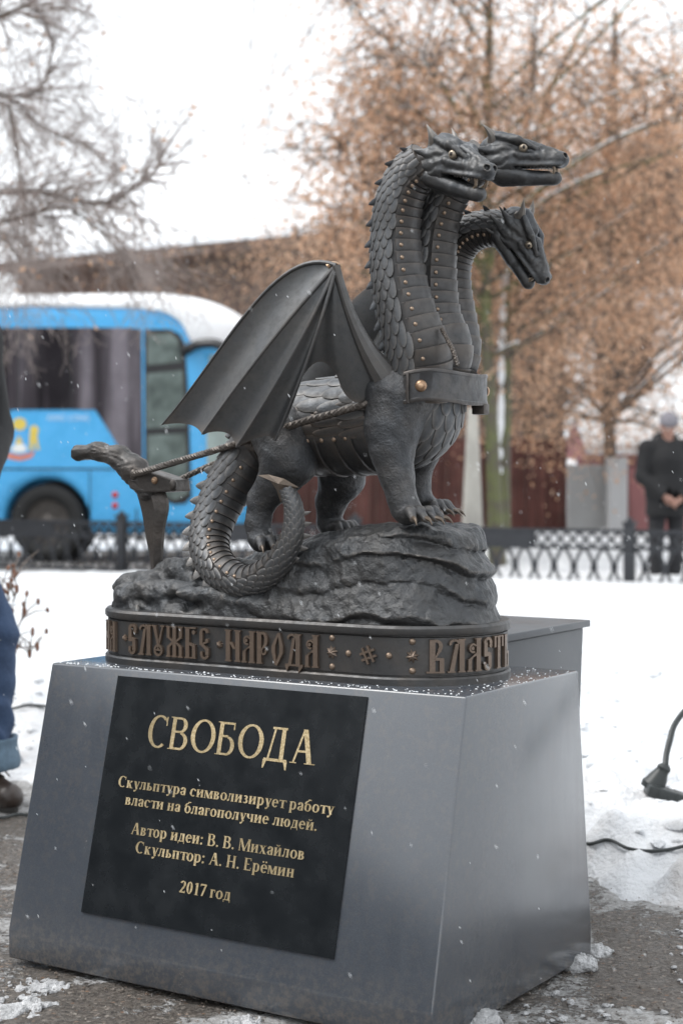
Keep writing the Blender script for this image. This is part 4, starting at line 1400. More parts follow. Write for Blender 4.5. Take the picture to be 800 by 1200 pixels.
def asphalt():
    m, nt, b = newmat("wet_asphalt")
    n1 = noise_node(nt, 85, 5, 0.8)
    n2 = noise_node(nt, 2.3, 7, 0.66, dist=0.8)
    n3 = noise_node(nt, 26, 5, 0.7)
    n4 = noise_node(nt, 70, 3, 0.7)
    grit = mixc(nt, ramp(nt, n1, [(0.40, 0), (0.62, 1)]), (0.030, 0.026, 0.023), (0.27, 0.24, 0.21))
    grit = mixc(nt, ramp(nt, n3, [(0.38, 0), (0.66, 0.7)]), grit, (0.105, 0.082, 0.064))
    vo = nt.nodes.new("ShaderNodeTexVoronoi"); vo.inputs["Scale"].default_value = 62
    tc = nt.nodes.new("ShaderNodeTexCoord"); nt.links.new(tc.outputs["Object"], vo.inputs["Vector"])
    peb = ramp(nt, vo.outputs["Distance"], [(0.18, 1), (0.34, 0)])
    pc = ramp(nt, vo.outputs["Color"], [(0.2, (0.24, 0.14, 0.085)), (0.5, (0.42, 0.37, 0.32)), (0.8, (0.10, 0.09, 0.085))])
    mu = nt.nodes.new("ShaderNodeMath"); mu.operation = 'MULTIPLY'
    nt.links.new(peb, mu.inputs[0]); nt.links.new(ramp(nt, n3, [(0.40, 0), (0.52, 1)]), mu.inputs[1])
    grit = mixc(nt, mu.outputs[0], grit, pc)
    ad = nt.nodes.new("ShaderNodeMath"); ad.operation = 'MULTIPLY_ADD'; ad.inputs[1].default_value = 0.22
    nt.links.new(n4, ad.inputs[0]); nt.links.new(n2, ad.inputs[2])
    ad2 = nt.nodes.new("ShaderNodeMath"); ad2.operation = 'MULTIPLY_ADD'; ad2.inputs[1].default_value = 0.16
    nt.links.new(n3, ad2.inputs[0]); nt.links.new(ad.outputs[0], ad2.inputs[2])
    slush = ramp(nt, ad2.outputs[0], [(0.685, 0), (0.72, 0.8), (0.78, 1.0)])
    sc = mixc(nt, ramp(nt, n4, [(0.35, 0), (0.7, 1)]), (0.30, 0.285, 0.27), (0.60, 0.60, 0.60))
    col = mixc(nt, slush, grit, sc)
    nt.links.new(col, b.inputs["Base Color"])
    nt.links.new(ramp(nt, n3, [(0.3, 0.20), (0.6, 0.55)]), b.inputs["Roughness"])
    hh = nt.nodes.new("ShaderNodeMath"); hh.operation = 'ADD'
    nt.links.new(n1, hh.inputs[0]); nt.links.new(slush, hh.inputs[1])
    bump(nt, b, hh.outputs[0], 1.0, 0.016)
    return m
M['asphalt'] = asphalt()

def graded(lo, hi, c, n, k):
    u = np.linspace(-1, 1, n)
    w = np.sinh(u * k) / np.sinh(k)
    return np.where(w < 0, c + w * (c - lo), c + w * (hi - c))

def sheet(name, xs, ys, fn, mat, keep=None):
    X, Y = np.meshgrid(xs, ys, indexing='ij')
    Z = fn(X, Y)
    nx, ny = X.shape
    v = np.stack([X, Y, Z], -1).reshape(-1, 3)
    i, j = np.meshgrid(np.arange(nx - 1), np.arange(ny - 1), indexing='ij')
    q = np.stack([i * ny + j, (i + 1) * ny + j, (i + 1) * ny + j + 1, i * ny + j + 1], -1).reshape(-1, 4)
    if keep is not None:
        K = keep(X, Y, Z).reshape(-1)
        q = q[K[q].any(1)]
        used = np.unique(q); mp = -np.ones(len(v), int); mp[used] = np.arange(len(used))
        v, q = v[used], mp[q]
    return mesh_obj(name, v, q, mat)

def g_np(Y):
    t = np.clip((Y - 6) / 6, 0, 1)
    return -.15 * t * t * (3 - 2 * t)
xs = graded(-68, 68, 0.0, 420, 5.6); ys = graded(-55, 110, 3.2, 420, 5.6)
ground = sheet("ground", xs, ys, lambda X, Y: g_np(Y) + (.006 * fbm(X * 7, Y * 7, X * 0, 3, 4) + .004 * fbm(X * 30, Y * 30, X * 0, 2, 6)) * np.exp(-((Y - 4) / 8) ** 2), M['asphalt'])
tag(ground, kind="structure")

def snow_mat():
    m, nt, b = newmat("snow")
    n1 = noise_node(nt, 5, 5, 0.6); n2 = noise_node(nt, 60, 4, 0.6)
    col = mixc(nt, ramp(nt, n1, [(0.35, 0), (0.7, 1)]), (0.56, 0.575, 0.595), (0.78, 0.79, 0.80))
    # grit and trodden dirt near the asphalt
    n3 = noise_node(nt, 3.2, 6, 0.65, dist=0.8)
    tc = nt.nodes.new("ShaderNodeTexCoord"); sx = nt.nodes.new("ShaderNodeSeparateXYZ")
    nt.links.new(tc.outputs["Object"], sx.inputs[0])
    edge = nt.nodes.new("ShaderNodeMapRange")
    edge.inputs[1].default_value = 4.15; edge.inputs[2].default_value = 5.2; edge.inputs[3].default_value = 1; edge.inputs[4].default_value = 0
    s2 = nt.nodes.new("ShaderNodeMath"); s2.operation = 'MULTIPLY_ADD'; s2.inputs[1].default_value = 0.85
    nt.links.new(sx.outputs[0], s2.inputs[0]); nt.links.new(sx.outputs[1], s2.inputs[2])
    nt.links.new(s2.outputs[0], edge.inputs[0])
    d = nt.nodes.new("ShaderNodeMath"); d.operation = 'MULTIPLY'
    nt.links.new(ramp(nt, n3, [(0.50, 0), (0.68, 0.7)]), d.inputs[0]); nt.links.new(edge.outputs[0], d.inputs[1])
    d2 = nt.nodes.new("ShaderNodeMath"); d2.operation = 'MAXIMUM'
    nt.links.new(d.outputs[0], d2.inputs[0]); nt.links.new(ramp(nt, n3, [(0.66, 0), (0.80, 0.30)]), d2.inputs[1])
    e2 = nt.nodes.new('ShaderNodeMath'); e2.operation = 'MULTIPLY'; edge.inputs[2].default_value = 5.5; nt.links.new(edge.outputs[0], e2.inputs[0]); nt.links.new(ramp(nt, n1, [(0.3, .5), (0.7, 1)]), e2.inputs[1])
    col = mixc(nt, e2.outputs[0], col, (0.54, 0.545, 0.56))
    col = mixc(nt, d2.outputs[0], col, (0.30, 0.24, 0.20))
    nt.links.new(col, b.inputs["Base Color"])
    b.inputs["Roughness"].default_value = 0.6
    b.inputs["Specular IOR Level"].default_value = 0.3
    bump(nt, b, n2, 0.55, 0.025)
    return m
M['snow'] = snow_mat()

def snow_h(X, Y):
    e = Y - (3.90 + .85 * (.70 - X)) + .28 * fbm(X * 2.2, Y * 2.2, X * 0, 3, 3) + .10 * fbm(X * 9, Y * 9, X * 0, 2, 8)
    base = np.where(e < 0, e * .5, .17 * (1 - np.exp(-np.clip(e, 0, 50) * 2.2)))
    far = np.clip((Y - 7) / 9, 0, 1)
    base = base - .195 * far * far * (3 - 2 * far)
    near = np.exp(-np.clip(Y - 4, 0, 50) / 3.6)
    lump = .10 * np.abs(fbm(X * 3.6, Y * 3.6, X * 0, 3, 11)) + .060 * np.abs(fbm(X * 11, Y * 11, X * 0, 3, 12)) + .012 * np.abs(fbm(X * 38, Y * 38, X * 0, 2, 13))
    drop = np.clip((Y - 17.6) / 1.2, 0, 1)
    h = base + (lump * (.25 + .75 * near) - .02) * np.clip(e * 4, 0, 1) - .20 * drop
    return h
def snow_keep(X, Y, Z): return Z > g_np(Y) - .025
xs = graded(-45, 45, 0.0, 520, 5.4)
ys = np.concatenate([np.arange(2.2, 6.2, .018), 6.2 + (np.linspace(0, 1, 120) ** 1.5) * 13.3])
snow = sheet("snow_field", xs, ys, snow_h, M['snow'], snow_keep)
tag(snow, kind="structure")
def sh(x, y):
    return max(float(snow_h(np.array([[x]]), np.array([[y]]))[0, 0]), gz(x, y))
# snow and slush beyond the road
xs = graded(-67, 67, 0, 60, 3); ys = np.linspace(24.6, 109, 30)
far_snow = sheet("far_snow", xs, ys, lambda X, Y: -.11 + .05 * fbm(X * .4, Y * .4, X * 0, 2, 2), M['snow'])
tag(far_snow, kind="structure")

xs = np.linspace(.5, 14, 110); ys = np.linspace(18.4, 22.2, 50)
def bank_h(X, Y):
    e = np.clip((X - .6) / .8, 0, 1) * np.clip((Y - 18.5) / 1.3, 0, 1) * np.clip((22.2 - Y) / .6, 0, 1)
    return -.16 + e * (.40 + .14 * fbm(X * 1.1, Y * 1.1, X * 0, 3, 14) + .05 * fbm(X * 5, Y * 5, X * 0, 2, 15))
tag(sheet("snow_bank", xs, ys, bank_h, M['snow']), kind="structure")

# lumps of snow at the foot of the pedestal
def clump(center, size, seed, label, flat=.7):
    def fn(G):
        X, Y, Z = G
        d = s_ell(G, (0, 0, 0), (size, size * .8, size * flat))
        for k in range(4):
            a = seed * 1.7 + k * 1.6
            d = smin(d, s_ell(G, (size * .7 * math.cos(a), size * .6 * math.sin(a), 0), (size * .5, size * .45, size * flat * .75)), size * .15)
        d = d + size * .36 * fbm(X * 2.6 / size, Y * 2.6 / size, Z * 2.6 / size, 4, seed)
        return d
    s = size * 1.7
    o = sdf_obj("snow_clump", fn, (-s, -s, -s * .8), (s, s, s), size / 15, M['slush'])
    o.location = center
    tag(o, label, "snow", "clumps of wet snow around the pedestal")
M['slush'] = simple("wet_snow", (0.50, 0.50, 0.505), 0.35, 0, 0.38, 55, 1.0, 160, bdist=0.012)
clump(WG(528, 1196, .012), .036, 3, "small lump of wet snow against the pedestal's near corner")
clump(WG(563, 1199, .008), .038, 5, "wider lump of wet snow just right of the pedestal's near corner", .6)
clump(WG(676, 1130, .008), .036, 8, "dirty lump of snow at the pedestal's far right foot", .55)
clump(WG(698, 1116, .0), .030, 12, "low scrap of snow on the asphalt right of the pedestal's far foot", .5)
clump(WG(48, 1158, .0), .034, 14, "flat patch of slush in front of the pedestal's left corner", .22)
clump(WG(20, 1185, .0), .045, 16, "broad flat patch of slush at the lower left edge of the photo", .18)
clump(WG(285, 1199, .0), .026, 19, "low ridge of slush below the middle of the pedestal's front", .3)

# broken crust: loose lumps of snow along the edge of the bank, and bits of slush on the asphalt
random.seed(21)
def lump_shapes(k):
    out = []
    for i in range(k):
        bm = bmesh.new(); bmesh.ops.create_icosphere(bm, subdivisions=2, radius=1)
        o_ = Vector((i * 5.3, i * 2.1, 0))
        for v in bm.verts:
            n_ = mnoise.noise(v.co * 1.1 + o_) * .55 + mnoise.noise(v.co * 2.6 + o_) * .28
            v.co = v.co * (1 + n_)
        bm.verts.index_update()
        out.append(([v.co.copy() for v in bm.verts], [tuple(v.index for v in f.verts) for f in bm.faces])); bm.free()
    return out
SHP = lump_shapes(9)
def scatter(name, n, pick, mat, label, cat):
    mb = MB()
    for i in range(n):
        t = pick()
        if t is None: continue
        x, y, z, s = t
        vs_, fs_ = random.choice(SHP)
        R3 = Matrix.Rotation(random.random() * 6.28, 3, 'Z') @ Matrix.Rotation(random.random() * 6.28, 3, 'X')
        fl_ = random.uniform(.45, .8)
        mb.add([Vector((x, y, z)) + Vector((a.x * s, a.y * s, a.z * s * fl_)) for a in (R3 @ v for v in vs_)], fs_)
    tag(mb.build(name, mat, None, True, 50), label, cat, None, "stuff")
def pick_bank():
    x = random.uniform(-1.6, 1.7); y = 3.7 + 3.2 * random.random() ** 1.4
    e = y - (3.90 + .85 * (.70 - x))
    if e < -.12 or abs(x) > .26 * y: return None
    q = to_local((x, y, 0))
    if abs(q.x) < .62 and -.5 < q.y < 1.0: return None
    s = random.uniform(.006, .020) * (1 + 1.2 * (random.random() < .10))
    return x, y, sh(x, y) - s * .10, s
scatter("snow_lumps", 1500, pick_bank, M['snow'], "loose lumps of snow broken from the edge of the snow bank", "snow")
def pick_slush():
    x, y = random.uniform(-1.0, 1.2), random.uniform(2.2, 4.6)
    if abs(x) > .27 * y: return None
    q = to_local((x, y, 0))
    if abs(q.x) < .53 and -.40 < q.y < .34: return None
    if mnoise.noise(Vector((x * 2.2, y * 2.2, 3))) < .05: return None
    s = random.uniform(.002, .008) * (1 + 1.0 * (random.random() < .06))
    return x, y, s * .2, s
scatter("slush_crumbs", 2600, pick_slush, M['slush'], "crumbs of grey slush scattered on the wet asphalt", "slush")

# ================================================================ GREY STAND BEHIND
M['stand'] = simple("stand_metal", (0.060, 0.065, 0.072), 0.42, 0, 0.2, 10, 0.15, 200, bdist=.001)
stand = empty("metal_stand", CORNER - .50 * UV + .78 * VV, -YAW)
tag(stand, "dark grey boxy metal stand with a thin lid, behind the dragon's pedestal", "stand")
def slab(name, lo, hi, lo2=None, hi2=None, mat=None, parent=None, bev=.004):
    """box whose foot lo2/hi2 may differ from its top"""
    x0, y0, z0 = lo; x1, y1, z1 = hi
    a0, b0 = lo2 or (x0, y0); a1, b1 = hi2 or (x1, y1)
    v = [(a0, b0, z0), (a1, b0, z0), (a1, b1, z0), (a0, b1, z0), (x0, y0, z1), (x1, y0, z1), (x1, y1, z1), (x0, y1, z1)]
    return bevel_mesh(name, v, [(3, 2, 1, 0), (4, 5, 6, 7), (0, 1, 5, 4), (1, 2, 6, 5), (2, 3, 7, 6), (3, 0, 4, 7)], mat, parent, bev)
slab("stand_body", (-.30, -.215, 0), (.280, .20, .640), (-.27, -.20), (.260, .19), M['stand'], stand)
slab("lid", (-.305, -.22, .641), (.292, .212, .657), None, None, M['stand'], stand, .002)

# ================================================================ IRON FENCE
M['iron'] = simple("fence_iron", (0.028, 0.030, 0.035), 0.55, 0.2, 0.2, 12)
fa, fb = W(143, 640, 18.8), W(737, 650, 16.0)
fdir = Vector((fb.x - fa.x, fb.y - fa.y, 0)); flen = fdir.length; fdir.normalize()
PL = flen / 2
fence = empty("iron_fence", (fa.x, fa.y, -.15), math.atan2(fdir.y, fdir.x))
tag(fence, "low dark iron fence of looped bars and square posts, along the snow", "fence")
def fence_panel(x0):
    mb = MB()
    a, b = x0 + .05, x0 + PL - .05
    for z, h in ((.595, .018), (.43, .016), (.06, .016)):
        mb.box((a, -.014, z - h), (b, .014, z + h))
    n = 14; p = (b - a) / n
    for k in range(n):
        for ph in (0, 1):
            pts = []
            for i in range(9):
                u = i / 8
                pts.append((a + (k + u) * p, .006 if ph else -.006, .245 + (.175 if ph else -.175) * math.cos(PI * (k + u) )))
            mb.tube(pts, .0165, 5, cap=False)
        mb.sphere((a + (k + .5) * p, 0, .245), (.038, .022, .042), 7, 5)
    rn = 22
    for k in range(rn):
        x = a + (k + .5) * (b - a) / rn
        if abs(k + .5 - rn / 2) < 4: continue
        pts = [(x + .052 * math.cos(2 * PI * i / 12), 0, .512 + .052 * math.sin(2 * PI * i / 12)) for i in range(13)]
        mb.tube(pts, .014, 5, cap=False)
    mb.box(((a + b) / 2 - 4 * (b - a) / rn, -.008, .442), ((a + b) / 2 + 4 * (b - a) / rn, .008, .582))
    o = mb.build("fence_panel", M['iron'], fence)
    return o
def fence_post(x):
    mb = MB()
    mb.box((x - .048, -.048, -.05), (x + .048, .048, .66), bevel=.006)
    mb.box((x - .06, -.06, .66), (x + .06, .06, .69), bevel=.006)
    mb.sphere((x, 0, .70), .035, 8, 5)
    return mb.build("fence_post", M['iron'], fence)
for k in range(-3, 6): fence_panel(k * PL)
for k in range(-3, 7): fence_post(k * PL)

# ================================================================ BUS
M['bus_blue'] = simple("bus_blue_paint", (0.085, 0.43, 0.80), 0.28, 0, 0.06, 3)
M['bus_dark'] = simple("bus_black_trim", (0.018, 0.018, 0.02), 0.4, 0, 0.1, 3)
M['tyre'] = simple("tyre_rubber", (0.022, 0.022, 0.022), 0.8, 0, 0.2, 10)
M['rim'] = simple("wheel_rim", (0.085, 0.075, 0.068), 0.5, 0.4, 0.3, 10)
M['roof_white'] = simple("bus_roof_snow", (0.82, 0.84, 0.86), 0.6, 0, 0.06, 3)
def bus_glass():
    m, nt, b = newmat("bus_window")
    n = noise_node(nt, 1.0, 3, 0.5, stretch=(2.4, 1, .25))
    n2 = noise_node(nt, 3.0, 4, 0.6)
    c = ramp(nt, n, [(0.40, (0.016, 0.014, 0.017)), (0.50, (0.06, 0.052, 0.06)), (0.64, (0.22, 0.20, 0.225))])  # pale upright bands painted into the glass colour in place of reflections
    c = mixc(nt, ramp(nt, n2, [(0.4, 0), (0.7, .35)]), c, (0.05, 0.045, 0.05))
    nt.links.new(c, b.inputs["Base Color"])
    b.inputs["Roughness"].default_value = 0.08
    b.inputs["Coat Weight"].default_value = 0.6
    return m
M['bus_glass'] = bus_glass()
M['door_glass'] = simple("bus_door_glass", (0.13, 0.16, 0.15), 0.08, 0, 0.6, 2.5)
M['shield'] = simple("bus_windscreen", (0.34, 0.42, 0.40), 0.08, 0, 0.3, 1.5)
BTH = rad(6)
bus_o = W(240, 555, 21.3); bus_o.z = -.15
bus = empty("bus", bus_o, -BTH)
tag(bus, "bright blue coach with dark windows and a snowy roof, parked behind the fence", "bus")
BX, BY = Vector((math.cos(BTH), -math.sin(BTH), 0)), Vector((math.sin(BTH), math.cos(BTH), 0))
def bside(px, py, off=0.0):
    """bus-local point of the near side wall under a pixel"""
    r = ray(px, py); o = Vector((0, 0, CAMZ)) - bus_o
    k = (off - o.dot(BY)) / r.dot(BY)
    q = o + r * k
    return Vector((q.dot(BX), off, q.z))
def bus_front(Z, Yb):
    return .52 - .50 * np.abs((Yb - 1.25) / 1.25) ** 2.4 - .90 * np.clip((Z - 2.6) / .95, 0, 2) ** 3
def bus_sdf(G):
    X, Y, Z = G
    cx, cy, cz = -5.6, 1.25, 1.895
    q = [np.abs(X - cx) - 6.4 + .25, np.abs(Y - cy) - 1.25 + .22, np.abs(Z - cz) - 1.615 + .30]
    r = .22
    d = np.sqrt(np.maximum(q[1] + 0, 0) ** 2 + np.maximum(q[2] - .0, 0) ** 2 + 0 * X) - .22
    d = np.maximum(d, np.maximum(q[1] - .22, q[2] - .22))
    d = smax(d, (X - bus_front(Z, Y)) * .85, .14)
    d = np.maximum(d, -11.8 - X)
    return d
def bus_body_sdf(G):
    X, Y, Z = G
    d = bus_sdf(G)
    for wx in (BWX, BWX - 6.2):
        w = np.maximum(np.hypot(X - wx, Z - .52) - .57, Y - .45)
        d = np.maximum(d, -w)
    return d
BWX = bside(54, 620).x
sdf_obj("body", bus_body_sdf, (-12.0, -.12, .10), (.8, 2.62, 3.7), .06, M['bus_blue'], bus, sharp=None)
def shell(name, off, region, lo, hi, mat, h=.05):
    return sdf_obj(name, lambda G: np.maximum(bus_sdf(G) - off, region(*G)), lo, hi, h, mat, bus)
rz0 = bside(60, 366).z
shell("roof_snow", .055, lambda X, Y, Z: rz0 + .05 + .02 * np.sin(X * 2.1) - .52 * np.exp(6 * np.minimum(X + .15, 0)) - Z, (-12.1, -.2, 2.3), (.8, 2.7, 3.75), M['roof_white'])
shell("windscreen", .015, lambda X, Y, Z: np.maximum.reduce([-.02 - X + .06 * np.abs(Z - 1.8), Z - 2.68, 1.10 - Z]), (-.5, -.1, .9), (.8, 2.65, 2.9), M['shield'], .04)
def bus_panel(name, pts, mat, off=-.012, th=.03, parent=bus, smooth_n=0):
    mb = MB()
    P = [bside(x, y, 0) for x, y in pts]
    a2 = sum(P[i].x * P[(i + 1) % len(P)].z - P[(i + 1) % len(P)].x * P[i].z for i in range(len(P)))
    if a2 < 0: P = P[::-1]
    mb.prism([(p.x, p.z) for p in P], lambda x, z, d: (x, d, z), off + th, off)
    mb.f = [q[::-1] for q in mb.f] if False else mb.f
    return mb.build(name, mat, parent, smooth=False)
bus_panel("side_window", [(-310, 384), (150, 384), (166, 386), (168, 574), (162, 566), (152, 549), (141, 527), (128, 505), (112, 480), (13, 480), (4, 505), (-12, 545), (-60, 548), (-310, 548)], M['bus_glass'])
door = bus_panel("door", [(169.5, 386), (200, 386), (211, 392), (217, 404), (221, 470), (224.5, 582), (217, 590), (204, 591), (186, 584), (170.5, 574)], M['bus_dark'], -.014, .03)
for pts in ([(173, 391), (200, 391), (209, 398), (213, 424), (173, 428)], [(172, 438), (214, 434), (218, 500), (172, 502)], [(173, 510), (218, 508), (221, 578), (206, 586), (190, 581), (174, 571)]):
    bus_panel("door_pane", pts, M['door_glass'], -.020, .008, door)
bus_panel("trim_line", [(-310, 548.5), (168, 548.5), (168, 550.5), (-310, 550.5)], M['bus_dark'], -.006, .01)
bus_panel("panel_gap", [(159.5, 596), (161, 596), (161, 655), (159.5, 655)], M['bus_dark'], -.006, .01)
bus_panel("panel_gap", [(105, 552), (106, 552), (106, 640), (105, 640)], M['bus_dark'], -.006, .01)
bus_panel("panel_gap", [(-6, 552), (-5, 552), (-5, 640), (-6, 640)], M['bus_dark'], -.006, .01)
bus_panel("trim_line", [(-310, 628), (10, 628), (10, 629.5), (-310, 629.5)], M['bus_dark'], -.006, .01)
bus_panel("trim_line", [(96, 628), (222, 628), (222, 629.5), (96, 629.5)], M['bus_dark'], -.006, .01)
for px_ in (84, 22):
    bus_panel("window_divider", [(px_, 385), (px_ + 1.6, 385), (px_ + 1.6, 479.5), (px_, 479.5)], M['bus_dark'], -.016, .006)
mb = MB()
M['lamp_red'] = simple("marker_red", (0.5, 0.03, 0.03), 0.3, 0, 0.1, 3)
for py in (580, 592.5):
    p = bside(135, py); mb = MB(); mb.sphere(p, (.045, .02, .045), 10, 6); mb.build("marker_light", M['lamp_red'], bus)
for wx in (BWX, BWX - 6.2):
    mb = MB()
    pr = [(.30, .0), (.30, .26), (.44, .27), (.50, .22), (.50, .05), (.46, .0), (.30, .0)]
    n = 28; v, f = [], []
    for i in range(n):
        a = 2 * PI * i / n
        for r_, y_ in pr[:-1]: v.append((wx + r_ * math.cos(a), y_ + .05, .52 + r_ * math.sin(a)))
    m = len(pr) - 1
    for i in range(n):
        j = (i + 1) % n
        for k in range(m):
            k2 = (k + 1) % m
            f.append((i * m + k, j * m + k, j * m + k2, i * m + k2))
    wh = empty("wheel"); wh.parent = bus
    mesh_obj("tyre", v, f, M['tyre'], wh)
    mb = MB()
    mb.tube([(wx, .12, .52), (wx, .24, .52)], .305, 24)
    mb.sphere((wx, .12, .52), (.12, .05, .12), 10, 6)
    for k in range(8):
        a = 2 * PI * k / 8; mb.sphere((wx + .2 * math.cos(a), .115, .52 + .2 * math.sin(a)), .022, 6, 4)
    mb.build("rim", M['rim'], wh)
    mb = MB(); mb.tube([(wx, .44, .52), (wx, .46, .52)], .58, 24); mb.build("wheel_well", M['bus_dark'], bus)
# arm of the rear-view mirror
mb = MB()
m0 = bside(216, 412)
pts = smooth_path([tuple(m0), tuple(m0 + Vector((.22, -.16, .08))), tuple(m0 + Vector((.50, -.26, .06))), tuple(m0 + Vector((.66, -.30, -.16))), tuple(m0 + Vector((.70, -.30, -.3)))], 20)
mb.tube([Vector(p) for p in pts], .065, 8)
mir = mb.build("mirror_arm", M['bus_dark'], bus)
mb = MB(); c = m0 + Vector((.70, -.30, -.55)); mb.box((c.x - .12, c.y - .10, c.z - .28), (c.x + .12, c.y + .10, c.z + .28), bevel=.05)
mb.build("mirror_housing", M['bus_dark'], mir)
# writing and coat of arms on the side
M['letter_white'] = simple("bus_lettering", (0.55, 0.72, 0.86), 0.5, 0, 0.02, 3)
def flat_text(name, txt, size, mat, parent, loc, rot, ext=.002, sx=1):
    cu = bpy.data.curves.new(name, 'FONT'); cu.body = txt; cu.size = size; cu.extrude = ext; cu.resolution_u = 3
    t = bpy.data.objects.new(name, cu); COL.objects.link(t)
    dg = bpy.context.evaluated_depsgraph_get(); me = bpy.data.meshes.new_from_object(t.evaluated_get(dg))
    bpy.data.objects.remove(t); me.materials.clear(); me.materials.append(mat)
    o = link(bpy.data.objects.new(name, me), parent); o.location = loc; o.rotation_euler = rot; o.scale = (sx, 1, 1)
    return o
for word, px in (("KING", 56), ("LONG", 80.5)):
    p = bside(px, 493)
    flat_text("side_lettering", word, .115, M['letter_white'], bus, (p.x, -.004, p.z), (PI / 2, 0, 0), .004, .85)
M['arms_gold'] = simple("arms_gold", (0.72, 0.55, 0.10), 0.5, 0, 0.1, 20)
M['arms_red'] = simple("arms_red", (0.70, 0.22, 0.12), 0.5, 0, 0.1, 20)
M['arms_white'] = simple("arms_white", (0.80, 0.82, 0.80), 0.5, 0, 0.1, 20)
M['arms_blue'] = simple("arms_blue", (0.10, 0.42, 0.80), 0.5, 0, 0.1, 20)
arms = empty("coat_of_arms"); arms.parent = bus
def circ(cx, cy, rx, ry, n=14): return [(cx + rx * math.cos(2 * PI * k / n), cy + ry * math.sin(2 * PI * k / n)) for k in range(n)]
bus_panel("ribbon", [(3, 529), (9, 537), (24, 540), (38, 536), (42, 527), (36, 531), (24, 534), (11, 531), (6, 525)], M['arms_red'], -.004, .008, arms)
bus_panel("shield", [(13, 506), (33, 506), (33, 528), (23, 532), (13, 528)], M['arms_blue'], -.005, .008, arms)
bus_panel("shield_mount", [(14, 529), (15, 523), (20, 520), (27, 520), (31, 523), (32, 529), (23, 531)], M['arms_white'], -.012, .006, arms)
bus_panel("cross", [(22, 511), (24, 511), (24.5, 515), (27, 516), (26, 520), (19.5, 520), (18.5, 516), (21.5, 515)], M['arms_gold'], -.013, .006, arms)
bus_panel("crown", circ(23.5, 497, 8, 7.5), M['arms_gold'], -.005, .008, arms)
bus_panel("supporter", [(36, 500), (42, 498), (46, 503), (44, 510), (45, 520), (47, 528), (43, 526), (40, 516), (39, 527), (35, 528), (35, 512)], M['arms_gold'], -.005, .008, arms)
bus_panel("supporter", [(10, 500), (5, 502), (3, 508), (4, 516), (0, 526), (4, 527), (7, 519), (9, 528), (12, 527), (12, 510)], M['arms_gold'], -.005, .008, arms)

# ================================================================ BUILDINGS, WALLS, POSTS
def planks(name, c, sc=6.0):
    m, nt, b = newmat(name)
    n = noise_node(nt, 2.2, 5, 0.6); n2 = noise_node(nt, 1.0, 2, 0.5, stretch=(7, 7, .3))
    c1 = mixc(nt, ramp(nt, n, [(0.3, 0), (0.7, 1)]), tuple(x * .6 for x in c), tuple(x * 1.35 for x in c))
    c1 = mixc(nt, ramp(nt, n2, [(0.4, 0), (0.6, .6)]), c1, tuple(x * .4 for x in c))
    nt.links.new(c1, b.inputs["Base Color"]); b.inputs["Roughness"].default_value = 0.85
    return m
M['brown_wall'] = planks("brown_boards", (0.19, 0.125, 0.098))
M['red_wall'] = planks("red_boards", (0.125, 0.050, 0.042))
M['grey_wall'] = simple("grey_concrete", (0.28, 0.285, 0.285), 0.85, 0, 0.12, 2, 0.2, 20)
M['pale_wall'] = simple("pale_plaster", (0.40, 0.405, 0.41), 0.85, 0, 0.08, 2, 0.2, 20)
M['pink_wall'] = simple("pink_plaster", (0.30, 0.135, 0.135), 0.85, 0, 0.12, 2, 0.2, 20)
M['snow2'] = simple("roof_snow_white", (0.84, 0.86, 0.88), 0.7, 0, 0.05, 2)
b0, b1 = W(22, 300, 38), W(430, 275, 33)
bd = Vector((b1.x - b0.x, b1.y - b0.y, 0)); blen = bd.length * 1.45; bd.normalize()
house = empty("brown_building", (b0.x, b0.y, -.15), math.atan2(bd.y, bd.x))
tag(house, "long brown building under a snowy roof, behind the bus and the trees", "building")
EZ = 5.95
mb = MB()
nb = 90
for k in range(nb):
    x = k * blen / nb
    mb.box((x + .006, random.uniform(-.015, .015), 0), (x + blen / nb - .006, .2, EZ - .12))
mb.build("wall", M['brown_wall'], house)
mb = MB()
mb.prism([(-.7, EZ - .22), (-.7, EZ - .08), (5, EZ + 2.6), (10.7, EZ - .08), (10.7, EZ - .22), (5, EZ + 2.42)], lambda y, z, d: (d, y, z), -.4, blen)
roof = mb.build("roof", M['brown_wall'], house, smooth=False)
mb = MB()
mb.prism([(-.74, EZ - .076), (-.72, EZ + .08), (5, EZ + 2.9), (10.7, EZ + .1), (10.7, EZ - .07), (5, EZ + 2.61)], lambda y, z, d: (d, y, z), -.42, blen + .02)
mb.build("roof_snow", M['snow2'], roof, smooth=False)
mb = MB()
for k in range(110):
    x = k * blen / 110; mb.box((x, -.72, EZ - .30), (x + .07, .1, EZ - .225))
mb.build("rafter_ends", M['brown_wall'], roof, smooth=False)
for k in range(7):
    x = 1.2 + k * 2.6
    mb = MB(); mb.box((x, -.06, 2.6), (x + 1.1, .05, 4.1)); wfr = mb.build("window", M['brown_wall'], house, smooth=False)
    mb = MB(); mb.box((x + .1, -.075, 2.7), (x + .52, -.061, 4.0)); mb.box((x + .58, -.075, 2.7), (x + 1.0, -.061, 4.0))
    mb.build("pane", M['bus_dark'], wfr, smooth=False)

